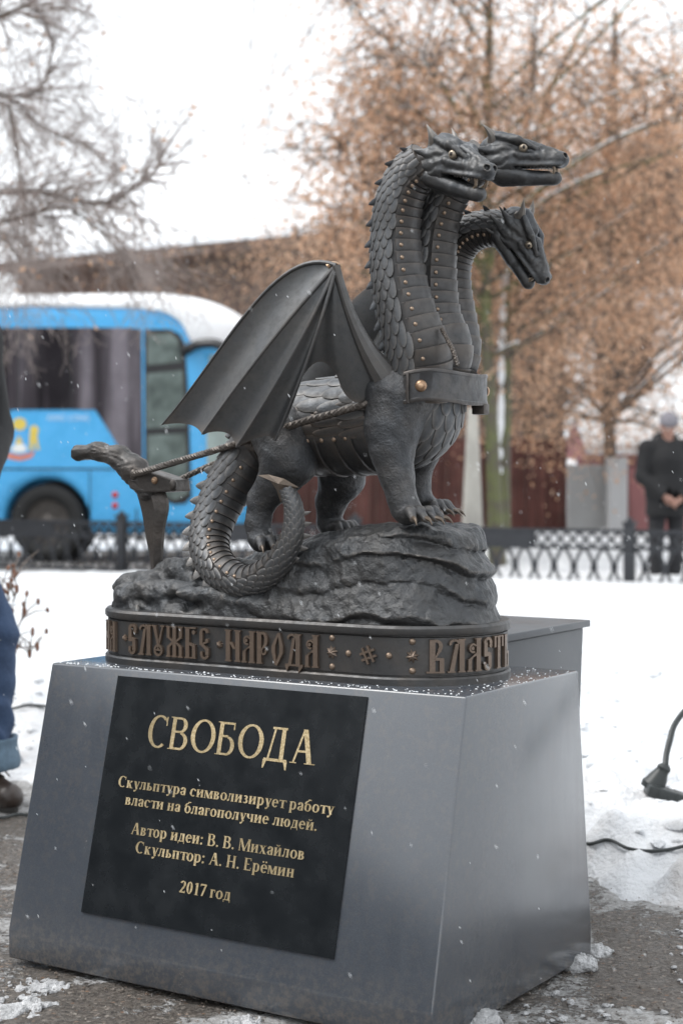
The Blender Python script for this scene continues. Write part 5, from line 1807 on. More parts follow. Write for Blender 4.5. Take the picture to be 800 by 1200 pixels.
M['blocker_dark'] = simple("blocker_dark", (0.075, 0.068, 0.066), 0.9, 0, 0.3, 3)
blocker = empty("sky_blocker", (-21, 30, 0), -PI / 2); tag(blocker, "long dark block with black windows, added out of view at left to block sky reflected in the pedestal", "building")  # unseen block added at left so the pedestal front mirrors something dark
mb = MB()
mb.box((0, -3.5, 0), (80, 0, 8.6)); mb.build("wall", M['blocker_dark'], blocker, smooth=False)
mb = MB(); mb.box((-.4, -3.8, 8.6), (80.4, .4, 8.9)); mb.build("roof", M['snow2'], blocker, smooth=False)
for fl_ in range(2):
    for k in range(20):
        mb = MB(); mb.box((1.6 + k * 3.9, .002, 1.2 + fl_ * 3.0), (3.0 + k * 3.9, .06, 2.9 + fl_ * 3.0)); mb.build("window", M['bus_dark'], blocker, smooth=False)

def wall_between(name, pxa, pxb, d, ztop, mat, label, cat, thick=.18, boards=0, cap=0.0):
    a, b = W(pxa, 555, d), W(pxb, 555, d)
    o = empty(name, (a.x, d, -.2)); tag(o, label, cat)
    w = b.x - a.x; mb = MB()
    if boards:
        for k in range(boards):
            x = k * w / boards; mb.box((x + .004, random.uniform(-.02, .02), 0), (x + w / boards - .004, thick, ztop + .2 + random.uniform(-.02, .02)))
    else:
        mb.box((0, 0, 0), (w, thick, ztop + .2), bevel=.015)
    mb.build("panel", mat, o, smooth=False)
    if boards:
        mb = MB(); mb.box((0, thick + .002, .4), (w, thick + .06, .5)); mb.box((0, thick + .002, ztop - .2), (w, thick + .06, ztop - .1)); mb.build("rail", mat, o, smooth=False)
    if cap:
        mb = MB(); mb.box((-.03, -.06, ztop + .2), (w + .03, thick + .06, ztop + .2 + cap), bevel=.03); mb.build("snow_cap", M['snow2'], o)
    return o
wall_between("board_fence", 300, 664, 23.5, 1.5, M['red_wall'], "dark red-brown board fence behind the trees and the dragon's legs", "fence", .05, 44)
wall_between("concrete_wall", 666, 711, 22.6, 1.12, M['grey_wall'], "grey concrete wall panel right of the dark red boards", "wall", .2)
wall_between("gate_pillar", 713, 735, 22.3, 1.22, M['pale_wall'], "pale plastered gate pillar between the grey panel and the pink wall", "pillar", .3)
wall_between("pink_wall", 737, 860, 22.8, 1.05, M['pink_wall'], "low dusty pink wall behind the man in the black coat", "wall", .2)
a = W(700, 520, 26)
shed = empty("shed", (a.x, 26, -.2)); tag(shed, "low shed with a snowy roof edge, behind the pink wall at right", "shed")
mb = MB(); mb.box((0, 0, 0), (3.2, 2.4, 1.45)); mb.build("wall", M['pink_wall'], shed, smooth=False)
mb = MB(); mb.prism([(-.3, 1.45), (-.3, 1.52), (1.2, 2.1), (2.7, 1.52), (2.7, 1.45)], lambda y, z, d: (d, y, z), -.2, 3.4); rf = mb.build("roof", M['pink_wall'], shed, smooth=False)
mb = MB(); mb.prism([(-.34, 1.50), (-.34, 1.66), (1.2, 2.28), (1.2, 2.12)], lambda y, z, d: (d, y, z), -.22, 1.6); mb.build("roof_snow", M['snow2'], rf)

M['whitewash'] = simple("whitewashed_concrete", (0.36, 0.345, 0.31), 0.85, 0, 0.25, 5, 0.4, 30, stretch=(1, 1, .4))
a = W(554, 600, 18.2)
post = empty("concrete_post", (a.x, 18.2, -.2)); tag(post, "tapered whitewashed concrete post beside the mossy tree trunks", "post")
slab("shaft", (-.060, -.06, 0), (.045, .06, 1.92), (-.145, -.13), (.125, .13), M['whitewash'], post, .012)
slab("foot", (-.17, -.16, 0), (.15, .16, .22), None, None, M['whitewash'], post, .02)

# ================================================================ TREES
M['bark'] = simple("bark_brown", (0.13, 0.10, 0.08), 0.9, 0, 0.35, 9, 0.6, 30, bdist=.02)
M['moss_bark'] = (lambda: (lambda m, nt, b: (nt.links.new(mixc(nt, ramp(nt, noise_node(nt, 5, 5, .6), [(0.40, 0), (0.60, 1)]), (0.085, 0.070, 0.055), (0.115, 0.125, 0.045)), b.inputs["Base Color"]), bump(nt, b, noise_node(nt, 30, 4, .6), .6, .02), m)[2])(*newmat("mossy_bark")))()
M['twig'] = simple("twig_grey", (0.27, 0.225, 0.205), 0.9, 0, 0.25, 9)
def leaf_mat(name, a, b_, c):
    m, nt, bs = newmat(name)
    n = noise_node(nt, 2.4, 5, .7); n2 = noise_node(nt, 31, 2, .5)
    col = mixc(nt, ramp(nt, n, [(0.38, 0), (0.62, 1)]), a, b_)
    col = mixc(nt, ramp(nt, n2, [(0.42, 0), (0.66, .9)]), col, c)
    nt.links.new(col, bs.inputs["Base Color"]); bs.inputs["Roughness"].default_value = 0.75
    tr = nt.nodes.new("ShaderNodeBsdfTranslucent"); nt.links.new(col, tr.inputs["Color"])
    mx = nt.nodes.new("ShaderNodeMixShader"); mx.inputs[0].default_value = 0.45
    nt.links.new(bs.outputs[0], mx.inputs[1]); nt.links.new(tr.outputs[0], mx.inputs[2])
    nt.links.new(mx.outputs[0], nt.nodes["Material Output"].inputs["Surface"])
    return m
M['leaf_rust'] = leaf_mat("leaf_rust", (0.50, 0.265, 0.145), (0.68, 0.41, 0.255), (0.74, 0.58, 0.45))
M['leaf_tan'] = leaf_mat("leaf_tan", (0.53, 0.29, 0.155), (0.68, 0.41, 0.25), (0.72, 0.55, 0.42))

class Leaves:
    def __init__(self): self.v, self.f = [], []
    def add(self, c, s):
        d = Vector((random.gauss(0, 1), random.gauss(0, 1), random.gauss(0, .7) - .5)).normalized()
        w = d.cross(Vector((random.gauss(0, 1), random.gauss(0, 1), random.gauss(0, 1)))).normalized()
        n = d.cross(w)
        k = len(self.v)
        self.v += [c, c + d * s * .5 + w * s * .30 + n * s * .08, c + d * s + n * s * random.uniform(-.1, .2), c + d * s * .5 - w * s * .30 + n * s * .08]
        self.f += [(k, k + 1, k + 2), (k, k + 2, k + 3)]

def curve_pts(a, b, bow, n=7):
    return [a.lerp(b, i / (n - 1)) + bow * math.sin(PI * i / (n - 1)) for i in range(n)]

def tree(name, base, top, r0, bark, crown, label, group, leaf=None, leaf_n=40, leaf_s=.075, clusters=140, spread=.34, snow=.25, droop=.25, seed=1, mask=None, twigs=3, lean=0, trunk_pts=None):
    """crown: (centre, radii) ellipsoids filled with twig clusters, each carried by a limb from the trunk"""
    random.seed(seed)
    root = empty(name, base); tag(root, label, "tree", group)
    T = [Vector(p) for p in trunk_pts] if trunk_pts else [base + Vector((lean * u + .06 * math.sin(u * 7 + seed), .05 * math.cos(u * 5), (top - base.z) * u)) for u in np.linspace(0, 1, 14)]
    H = T[-1].z - T[0].z
    mb = MB(); n = len(T)
    mb.tube([p - base for p in T], [r0 * (1.25 if i == 0 else 1) * (1 - .82 * (i / (n - 1))) + .006 for i in range(n)], 9)
    lv = Leaves(); tw = MB(); sn = MB()
    limbs = []
    nl = max(6, clusters // 9)
    cc = []
    tries = 0
    while len(cc) < clusters and tries < clusters * 30:
        tries += 1
        c, r = random.choice(crown)
        p = Vector((random.uniform(-1, 1), random.uniform(-1, 1), random.uniform(-1, 1)))
        if p.length > 1: continue
        q = Vector((c[0] + p.x * r[0], c[1] + p.y * r[1], c[2] + p.z * r[2]))
        if mnoise.noise(q * .55 + Vector((seed, 0, 0))) < -.22: continue
        if mask and not mask(q): continue
        cc.append(q)
    random.shuffle(cc)
    heads = cc[:nl]
    paths = []
    for h in heads:
        zt = h.z - (.35 + .5 * random.random()) * math.hypot(h.x - base.x, h.y - base.y) - .1
        zt = min(max(zt, T[0].z + .25 * H), T[-1].z - .1)
        u = (zt - T[0].z) / H
        k = min(int(u * (n - 1)), n - 2); a = T[k].lerp(T[k + 1], u * (n - 1) - k)
        bow = Vector((random.gauss(0, .10), random.gauss(0, .10), random.uniform(.02, .25)))
        P = curve_pts(a, h, bow, 9)
        rr = r0 * .34 * (1 - .5 * u)
        mb.tube([p - base for p in P], [rr * (1 - .8 * i / 8) + .004 for i in range(9)], 6)
        paths.append(P)
        if random.random() < snow:
            m = len(P)
            sn.tube([p - base + Vector((0, 0, rr * .75)) for p in P[1:7]], [max(.012, rr * .8 * (1 - i / 7)) for i in range(6)], 6)
    for q in cc:
        best = min(paths, key=lambda P: min((P[i] - q).length for i in (3, 5, 7, 8)))
        a = min(best[2:], key=lambda p: (p - q).length + max(0, p.z - q.z) * .3)
        P = curve_pts(a, q, Vector((random.gauss(0, .05), random.gauss(0, .05), random.uniform(0, .15))), 6)
        tw.tube([p - base for p in P], [.012 * (1 - .65 * i / 5) for i in range(6)], 4, cap=False)
        for t in range(twigs):
            e = q + Vector((random.gauss(0, spread * 1.1), random.gauss(0, spread * 1.1), random.gauss(-droop, spread)))
            P = curve_pts(q, e, Vector((0, 0, .06)), 5)
            tw.tube([p - base for p in P], [.0065 * (1 - .6 * i / 4) for i in range(5)], 3, cap=False)
        if leaf:
            for t in range(int(leaf_n * random.uniform(.5, 1.5))):
                e = q - base + Vector((random.gauss(0, spread), random.gauss(0, spread), random.gauss(-droop * .6, spread * .85)))
                lv.add(e, leaf_s * random.uniform(.6, 1.3))
    mb.build("trunk", bark, root)
    tw.build("twigs", M['twig'] if not leaf else M['bark'], root)
    if leaf: mesh_obj("crown", lv.v, lv.f, leaf, root, smooth=False)
    if sn.v: sn.build("branch_snow", M['snow2'], root)["kind"] = "stuff"
    return root

GT = "trees holding their brown leaves, behind the dragon"
xa = W(573, 620, 19.0).x
TA = [W(583, 640, 19.0), W(578, 560, 19), W(574, 480, 19), W(570, 400, 19), W(568, 330, 19), W(570, 250, 19), W(572, 170, 19), W(571, 90, 19), W(574, 20, 19), W(570, -60, 19), W(575, -160, 19), W(572, -260, 19)]
TA[0].z = -.2
tree("leafy_tree", TA[0], 9, .085, M['moss_bark'], [((xa, 19, 5.2), (2.6, 1.7, 3.6)), ((xa + .2, 19, 6.2), (2.9, 1.7, 2.8)), ((xa - 1.2, 19, 4.6), (1.3, 1.2, 1.5))], "tallest brown-leaved tree, its mossy trunk rising behind the three necks", GT, M['leaf_rust'], 74, .056, 430, .36, .35, .22, 3, lambda q: q.z > 2.0 and not (q.x < -.1 and q.z > 5.0), 5, 0, TA)
TB = [W(589, 640, 19.5), W(590, 560, 19.5), W(592, 480, 19.5), W(593, 400, 19.5), W(596, 330, 19.5), W(604, 250, 19.6), W(622, 170, 19.7), W(650, 90, 19.8), W(690, 20, 19.9)]
TB[0].z = -.2
tB = tree("leafy_tree", TB[0], 6, .075, M['moss_bark'], [((2.9, 19.6, 4.4), (1.6, 1.2, 2.2))], "slim mossy tree with snow packed down one side of its trunk", GT, M['leaf_rust'], 85, .056, 170, .38, .5, .22, 5, lambda q: q.z > 2.2, 3, 0, TB)
mb = MB()
side = (Vector((-.85, -.5, 0))).normalized()
for (pa, pb) in ((300, 352), (356, 378), (384, 410), (418, 452), (455, 520), (524, 540), (545, 558), (582, 600)):
    pts = []
    for i in range(7):
        py = pa + (pb - pa) * i / 6
        zc = W(590, py, 19.5).z
        k = max(j for j in range(len(TB)) if TB[j].z <= zc); k = min(k, len(TB) - 2)
        u = (zc - TB[k].z) / (TB[k + 1].z - TB[k].z); c = TB[k].lerp(TB[k + 1], u)
        pts.append(c + side * .060 - TB[0])
    mb.tube(pts, [.016, .036, .046, .042, .048, .034, .016], 7)
mb.build("trunk_snow", M['snow2'], tB)["kind"] = "stuff"
tree("leafy_tree", Vector((W(735, 0, 22).x, 23.3, -.2)), 7.5, .10, M['bark'], [((4.3, 22.6, 3.6), (2.3, 1.4, 2.6)), ((3.6, 22.0, 2.6), (1.9, 1.2, 1.2))], "bushy brown-leaved tree hanging low over the grey wall panel", GT, M['leaf_tan'], 46, .060, 210, .38, .25, .3, 8, lambda q: q.z > 1.35)
tree("leafy_tree", Vector((2.75, 24.8, -.2)), 6.8, .10, M['bark'], [((2.7, 24.6, 3.3), (2.2, 1.3, 2.4))], "brown-leaved tree in front of the dark red boards, right of the mossy trunks", GT, M['leaf_tan'], 40, .060, 160, .40, .25, .3, 11, lambda q: q.z > 1.3)
tree("leafy_tree", Vector((0.55, 27.5, -.2)), 8, .11, M['bark'], [((.5, 27.5, 4.4), (2.3, 1.4, 2.3))], "thin pale brown tree in front of the long building, left of the necks", GT, M['leaf_tan'], 24, .062, 160, .42, .2, .25, 13, lambda q: q.z > 2.2)
tree("leafy_tree", Vector((7.0, 25.5, -.2)), 8.5, .12, M['bark'], [((6.2, 25.5, 4.6), (2.6, 1.6, 3.4))], "tall brown-leaved tree at the right edge, behind the man", GT, M['leaf_rust'], 60, .062, 230, .44, .25, .3, 17, lambda q: q.z > 1.4)
tree("leafy_tree", Vector((5.0, 31, -.2)), 9.5, .13, M['bark'], [((4.4, 31, 6.0), (4.0, 2.0, 3.6))], "farthest brown tree, a pale mass above the others", GT, M['leaf_rust'], 95, .074, 280, .58, .1, .3, 19, lambda q: q.z > 1.6)
# small leaves against the building wall left of the wing
tree("leafy_tree", Vector((-3.2, 30.5, -.2)), 5.2, .07, M['bark'], [((-2.6, 30.5, 4.3), (2.6, 1.0, 1.3))], "sparse brown-leaved tree in front of the long building, above the bus", GT, M['leaf_tan'], 10, .06, 120, .40, .1, .2, 23)

# bare trees reaching in from the left and above
def bare(name, base, trunk_pts, r0, limbs_px, d, label, seed, depth=.6, dens=1.0, snowy=True, leaves=0):
    random.seed(seed)
    root = empty(name, base); tag(root, label, "tree", "bare trees with snow on their twigs")
    mb, tw, sn, lv = MB(), MB(), MB(), Leaves()
    n = len(trunk_pts)
    mb.tube([p - base for p in trunk_pts], [r0 * (1 - .75 * i / (n - 1)) for i in range(n)], 9)
    def shoot(a, dirv, ln, r, lev):
        k = 6 if lev else 8
        P = [a]; dv = dirv.normalized()
        for i in range(k):
            dv = (dv + Vector((random.gauss(0, .16), random.gauss(0, .12), random.gauss(-.05, .14)))).normalized()
            P.append(P[-1] + dv * ln / k)
        tw.tube([p - base for p in P], [max(.0016, r * (1 - .75 * i / k)) for i in range(k + 1)], 3 if lev > 1 else 4, cap=False)
        if lev < 3:
            for q in range(int((5 if lev < 2 else 3.4) * dens)):
                i = random.randint(1, k)
                nd = (dv + Vector((random.gauss(0, .75), random.gauss(0, .5), random.gauss(-.1, .65)))).normalized()
                shoot(P[i], nd, ln * random.uniform(.38, .62), r * .55, lev + 1)
        if leaves and random.random() < leaves: lv.add(P[-1] - base, .06)
    for row, r in limbs_px:
        P = [W(px, py, d + dd) for px, py, dd in row]
        Q = [Vector(p) for p in smooth_path([tuple(p) for p in P], 4 * len(P))]
        m = len(Q)
        mb.tube([p - base for p in Q], [r * (1 - .72 * i / (m - 1)) for i in range(m)], 6)
        if snowy:
            sn.tube([p - base + Vector((0, 0, r * .8 * (1 - .7 * i / (m - 1)))) for i, p in enumerate(Q[1:m - 3])], [r * .75 * (1 - .7 * i / (m - 1)) for i in range(len(Q[1:m - 3]))], 5)
        for q in range(int(m * 1.5 * dens)):
            i = random.randint(m // 6, m - 1)
            t = (Q[min(i + 1, m - 1)] - Q[max(i - 1, 0)]).normalized()
            nd = (t * .9 + Vector((random.gauss(0, .5), random.gauss(0, .4), random.gauss(.05, .65)))).normalized()
            shoot(Q[i], nd, depth * random.uniform(.5, 1.2), r * .28, 1)
    mb.build("trunk", M['bark'], root); tw.build("twigs", M['twig'], root)
    if sn.v: sn.build("branch_snow", M['snow2'], root)["kind"] = "stuff"
    if lv.v: mesh_obj("leaf_remnants", lv.v, lv.f, M['leaf_rust'], root, smooth=False)["kind"] = "stuff"
    return root
dL = 12.0
bx = W(-190, 0, dL).x
tb = Vector((bx, dL + .3, -.2))
trunk = [tb + Vector((.05 * math.sin(i * 1.3), .04 * math.cos(i), 7.2 * i / 11)) for i in range(12)]
bare("bare_tree", tb, trunk, .13, [
    ([(-188, 330, .2), (-110, 262, .1), (-40, 232, 0), (10, 226, 0), (58, 227, 0), (92, 236, 0), (132, 236, .1), (160, 216, .1), (186, 196, .2)], .028),
    ([(-188, 350, .2), (-110, 300, 0), (-40, 274, -.1), (0, 261, -.1), (40, 250, -.1), (76, 243, -.1), (108, 262, -.1), (140, 292, -.1)], .026),
    ([(-190, 190, .2), (-120, 80, .1), (-60, 44, 0), (-8, 22, 0), (22, 10, 0), (50, -6, 0), (80, -25, 0)], .028),
    ([(-190, 240, .3), (-100, 130, .2), (-50, 104, .2), (4, 112, .2), (36, 110, .2), (54, 92, .2), (62, 55, .2), (58, 30, .2)], .020),
    ([(-190, 260, .3), (-80, 140, -.2), (0, 120, -.2), (14, 140, -.2), (22, 190, -.2), (28, 240, -.2), (30, 290, -.2)], .018),
    ([(-190, 300, .3), (-70, 150, .3), (10, 118, .3), (50, 150, .3), (90, 166, .3), (112, 170, .3)], .016),
    ([(-190, 380, .3), (-60, 300, .3), (0, 280, .3), (20, 300, .3), (34, 340, .3)], .016)],
    dL, "bare dark tree reaching in from the left edge, snow lining its forked limbs", 31, .62, 1.08, True, .012)
dU = 14.5
tb2 = Vector((W(395, 0, 20).x + .0, 26.0, -.2))
ht = [(430, -60, 0), (415, -15, 0), (405, 30, 0), (398, 75, 0), (396, 110, 0)]
def hang(name, d, rows, label, seed, depth=.22, dens=.7):
    base = Vector((W(630, 0, d).x, d + .2, -.2))
    top = W(630, -150, d)
    trunk = [Vector((base.x + .12 * math.sin(i * .8), base.y, base.z + (top.z + 1.2 - base.z) * i / 11)) for i in range(12)]
    return bare(name, base, trunk, .045, rows, d, label, seed, depth, dens, False)
hang("bare_birch", 24.0, [([(630, -60, 0), (450, -130, 0), (330, -110, 0), (300, -40, 0), (296, 20, 0), (290, 80, 0), (284, 140, 0), (288, 200, 0), (294, 235, 0)], .016),
                          ([(630, -20, 0), (480, -90, 0), (370, -80, 0), (342, 0, 0), (330, 40, 0), (318, 90, 0), (308, 150, 0)], .014),
                          ([(630, 10, 0), (500, -60, 0), (430, -70, 0), (398, -20, 0), (372, 20, 0), (350, 60, 0), (322, 110, 0), (312, 180, 0), (320, 232, 0)], .016)],
     "thin bare birch whose hanging twigs show faintly against the white sky", 41, .45, .8)

# ================================================================ PEOPLE
M['skin'] = simple("skin", (0.34, 0.19, 0.145), 0.55, 0, 0.08, 12)
M['eye_white'] = simple('eye_white', (0.55, 0.53, 0.50), 0.3, 0, 0.05, 30)
M['lips'] = simple('lips', (0.30, 0.12, 0.10), 0.5, 0, 0.1, 30)
M['coat_black'] = simple("black_coat", (0.008, 0.008, 0.009), 0.85, 0, 0.3, 20, .5, 40)
M['trousers_dark'] = simple("dark_trousers", (0.016, 0.016, 0.018), 0.85, 0, 0.3, 20, .4, 40)
M['hat_grey'] = simple("grey_knit", (0.20, 0.19, 0.21), 0.95, 0, 0.2, 40, .6, 150)
M['shoe_black'] = simple("black_shoe", (0.015, 0.015, 0.016), 0.4, 0, 0.2, 20)
def denim():
    m, nt, b = newmat("denim")
    n = noise_node(nt, 7, 4, .6); n2 = noise_node(nt, 500, 2, .5)
    c = mixc(nt, ramp(nt, n, [(0.35, 0), (0.7, 1)]), (0.010, 0.024, 0.060), (0.030, 0.060, 0.125))
    c = mixc(nt, ramp(nt, n2, [(0.4, 0), (0.6, .35)]), c, (0.10, 0.15, 0.25))
    nt.links.new(c, b.inputs["Base Color"]); b.inputs["Roughness"].default_value = .9
    bump(nt, b, noise_node(nt, 22, 4, .6), .5, .01)
    return m
M['denim'] = denim()
M['denim_pale'] = simple("denim_turnup", (0.11, 0.165, 0.22), 0.9, 0, 0.2, 60, .4, 200)
M['leather'] = simple("brown_leather", (0.036, 0.025, 0.020), 0.38, 0, 0.45, 18, .5, 40)
M['sole'] = simple("shoe_sole", (0.02, 0.018, 0.016), 0.7, 0, 0.2, 20)
M['hair'] = simple("hair_brown", (0.04, 0.028, 0.02), 0.7, 0, 0.3, 60)

def hand_prims(G, wrist, fwd, side, curl, k=.006):
    """palm, four bent fingers of unequal length and a thumb leaving the side of the palm"""
    f = Vector(fwd).normalized(); s = Vector(side); s = (s - f * s.dot(f)).normalized(); n = f.cross(s)
    w = Vector(wrist)
    palm = s_cap(G, w + f * .02, w + f * .075, .026, .030, (1, 1, 1))
    d = palm
    for i, ln in enumerate((.066, .076, .070, .054)):
        off = s * ((i - 1.5) * .0185)
        a = w + f * .088 + off
        c1, c2 = curl, curl * 2
        m = a + (f * math.cos(c1 * .6) + n * math.sin(c1 * .6)) * ln * .5
        e = m + (f * math.cos(c2) + n * math.sin(c2)) * ln * .5
        d = smin(d, s_cap(G, a - f * .02, m, .0105, .0095), k * .5)
        d = smin(d, s_cap(G, m, e, .0095, .0085), k * .3)
    tb_ = w + f * .03 - s * .026
    tm = tb_ + f * .03 - s * .022 + n * .012
    te = tm + f * .032 + n * .012
    d = smin(d, s_cap(G, tb_, tm, .014, .0115), k)
    return smin(d, s_cap(G, tm, te, .0115, .0095), k * .4)

def person(loc, rz, label, arms, coat, trousers, shoes, hat=None, hair=None, jeans=False, head_pitch=0.0, h=.0085, coat_hem=.72, leg_gap=.10, hood=True):
    root = empty("person", loc, rz); tag(root, label, "person")
    J = {}
    hp = math.radians(head_pitch)
    hc = Vector((0, -.02 - .06 * math.sin(hp), 1.645 - .03 * math.sin(hp)))
    hf, hu = Vector((0, -math.cos(hp), -math.sin(hp))), Vector((0, -math.sin(hp), math.cos(hp)))
    def HP(x, y, z): return hc + Vector((x, 0, 0)) + hf * y + hu * z
    legs = {sg: [(.09 * sg, 0, .93, .075), (sg * (leg_gap + .01), -.01, .50, .052), (sg * leg_gap, .02, .10, .038)] for sg in (-1, 1)}
    def body(G):
        d = chain(G, [(0, 0, .95, .13), (0, .01, 1.15, .125), (0, .0, 1.35, .14), (0, .01, 1.44, .10)], .05)
        d = smin(d, s_cap(G, (0, .01, 1.42), hc + Vector((0, .02, -.03)), .055, .05), .03)
        for sg in (-1, 1):
            d = smin(d, chain(G, legs[sg], .03), .04)
            d = smin(d, s_cap(G, (sg * leg_gap, .03, .06), (sg * leg_gap, -.09, .040), .026, .020), .015)
            sh_, el, wr, hd, hs, curl = arms[sg]
            d = smin(d, s_cap(G, (sg * .05, .01, 1.42), sh_, .06, .055), .03)
            d = smin(d, chain(G, [(*sh_, .052), (*el, .040), (*wr, .027)], .02), .03)
            d = smin(d, hand_prims(G, wr, hd, hs, curl), .008)
        d = smin(d, s_ell(G, HP(0, -.005, .03), (.077, .098, .098)), .02)
        d = smin(d, s_ell(G, HP(0, .035, -.045), (.056, .055, .065)), .03)
        d = smin(d, s_cap(G, HP(0, .092, .02), HP(0, .112, -.022), .010, .0145), .010)
        d = smin(d, s_cap(G, HP(-.02, .085, -.058), HP(.02, .085, -.058), .009, .009), .008)
        d = smin(d, s_ell(G, HP(0, .075, -.095), (.025, .02, .02)), .015)
        for sg in (-1, 1):
            d = smin(d, s_ell(G, HP(sg * .078, -.01, -.005), (.012, .022, .034)), .008)
            d = smax(d, -s_ell(G, HP(sg * .033, .098, .018), (.018, .016, .011)), .008)
            d = smin(d, s_ell(G, HP(sg * .033, .080, .017), (.013, .013, .011)), .003)
        return d
    def bbox(m=.05, z0=-.02):
        xs_ = [arms[s][i][0] for s in (-1, 1) for i in range(3)]; ys_ = [arms[s][i][1] for s in (-1, 1) for i in range(3)]
        return (min(xs_ + [-.28]) - .12, min(ys_ + [-.2]) - .16, z0), (max(xs_ + [.28]) + .12, max(ys_ + [.2]) + .1, 1.84)
    lo, hi = bbox()
    sdf_obj("body", body, lo, hi, h, M['skin'], root)
    def coatf(G):
        X, Y, Z = G
        d = chain(G, [(0, .0, coat_hem - .05, .215), (0, .01, 1.0, .20), (0, .01, 1.30, .195), (0, .01, 1.42, .125)], .06)
        for sg in (-1, 1):
            sh_, el, wr, hd, hs, curl = arms[sg]
            d = smin(d, s_cap(G, (sg * .06, .01, 1.40), sh_, .10, .095), .04)
            d = smin(d, chain(G, [(*sh_, .092), (*el, .074), (*(Vector(wr) - Vector(hd).normalized() * .0), .056)], .02), .03)
        if hood: d = smin(d, s_ell(G, (0, .045, 1.50), (.135, .125, .085)), .03)
        d = smax(d, coat_hem - Z, .012)
        # neck opening
        d = smax(d, -s_cap(G, (0, -.05, 1.50), (0, -.10, 1.72), .050, .10), .01)
        for sg in (-1, 1):
            sh_, el, wr, hd, hs, curl = arms[sg]
            f = Vector(hd).normalized()
            d = np.maximum(d, np.minimum((X - wr[0]) * f.x + (Y - wr[1]) * f.y + (Z - wr[2]) * f.z - .0, .075 - np.sqrt((X - wr[0]) ** 2 + (Y - wr[1]) ** 2 + (Z - wr[2]) ** 2) + .02))
        return d + .008 * fbm(X * 9, Y * 9, Z * 6, 3, 2)
    sdf_obj("coat", coatf, lo, hi, h * 1.15, coat, root)
    def trous(G):
        X, Y, Z = G
        d = s_ell(G, (0, .0, .93), (.165, .13, .13))
        for sg in (-1, 1):
            d = smin(d, chain(G, [(sg * .085, 0, .90, .105), (sg * (leg_gap + .01), -.005, .52, .082 if jeans else .078), (sg * leg_gap, .015, .16, .080 if jeans else .070)], .03), .03)
        d = smax(d, .105 - Z, .004)
        fold = .007 * np.sin(Z * 62 + X * 14 + 9 * fbm(X * 7, Y * 7, Z * 5, 2, 5)) * np.exp(-((Z - .26) / .13) ** 2) + .006 * np.sin(Z * 70 + X * 20) * np.exp(-((Z - .52) / .08) ** 2)
        return d + fold + .004 * fbm(X * 16, Y * 16, Z * 10, 3, 5)
    sdf_obj("trousers", trous, (-.32, -.26, .08), (.32, .26, 1.1), h, trousers, root)
    if jeans:
        for sg in (-1, 1):
            def cuff(G, sg=sg):
                X, Y, Z = G
                r = np.hypot(X - sg * leg_gap, Y - .012)
                return np.maximum(np.abs(r - .094 - .004 * np.sin(Z * 60)) - .008, np.abs(Z - .155 - .012 * X * sg) - .048) + .003 * fbm(X * 20, Y * 20, Z * 20, 2, 7)
            sdf_obj("turn_up", cuff, (sg * leg_gap - .12, -.11, .08), (sg * leg_gap + .12, .13, .24), .005, M['denim_pale'], root)
    for sg in (-1, 1):
        def shoe(G, sg=sg):
            X, Y, Z = G
            x = sg * leg_gap
            d = s_cap(G, (x, .055, .045), (x + sg * .01, -.12, .040), .046, .042, (1, 1, 1.0))
            d = smin(d, s_cap(G, (x, .035, .05), (x, .035, .115), .050, .047), .03)
            d = smin(d, s_cap(G, (x, .02, .085), (x, -.07, .055), .042, .036), .02)
            d = smax(d, .012 - Z, .004)
            return d + .002 * fbm(X * 30, Y * 30, Z * 30, 3, 9)
        s_ = sdf_obj("shoe", shoe, (sg * leg_gap - .09, -.20, -.005), (sg * leg_gap + .09, .13, .19), .0055, shoes, root)
        mb = MB()
        x = sg * leg_gap
        sole = [(x + .042 * math.cos(t) * (1 if math.sin(t) > 0 else .95) + sg * .006 * (math.sin(t) < 0), -.035 + .128 * math.sin(t)) for t in np.linspace(0, 2 * PI, 24, endpoint=False)]
        mb.prism(sole, lambda a, b, d: (a, b, d), 0.0, .016); mb.build("sole", M['sole'], s_)
        if jeans:
            mb = MB()
            for q in range(4):
                yy = -.035 - q * .016; zz = .108 - q * .012
                mb.tube([(x - .030, yy + .004, zz - .006), (x - .012, yy - .004, zz + .006), (x + .012, yy + .004, zz + .006), (x + .030, yy - .004, zz - .006)], .0028, 5)
            mb.tube([(x, -.03, .112), (x + .03, -.045, .114), (x + .045, -.06, .09)], .0026, 5)
            mb.build("laces", M['sole'], s_)
    for sg in (-1, 1):
        mb = MB(); mb.sphere(HP(sg * .033, .0825, .0175), .0125, 12, 8); ey = mb.build("eye", M['eye_white'], root)
        mb = MB(); mb.sphere(HP(sg * .033, .0915, .0172), (.0056, .0045, .0056), 10, 6); mb.build("iris", M['hair'], ey)
        mb = MB(); mb.tube([HP(sg * .016, .0935, .040), HP(sg * .033, .0945, .045), HP(sg * .052, .084, .040)], [.0035, .0042, .002], 6); mb.build("eyebrow", M['hair'], root)
    mb = MB(); mb.tube([HP(-.022, .086, -.058), HP(-.008, .0945, -.056), HP(.008, .0945, -.056), HP(.022, .086, -.058)], [.002, .0042, .0042, .002], 6); mb.build("lips", M['lips'], root)
    if hat is not None:
        def hatf(G):
            d = s_ell(G, HP(0, -.012, .055), (.094, .112, .098))
            d = smin(d, s_ell(G, HP(0, -.01, .03), (.094, .114, .03)), .012)
            X, Y, Z = G
            cutp = -((X - hc.x) * hu.x + (Y - hc.y) * hu.y + (Z - hc.z) * hu.z) + .030
            return smax(d, cutp, .006) + .0025 * np.sin(X * 260)
        sdf_obj("hat", hatf, tuple(hc + Vector((-.15, -.18, -.06))), tuple(hc + Vector((.15, .18, .22))), .007, hat, root)
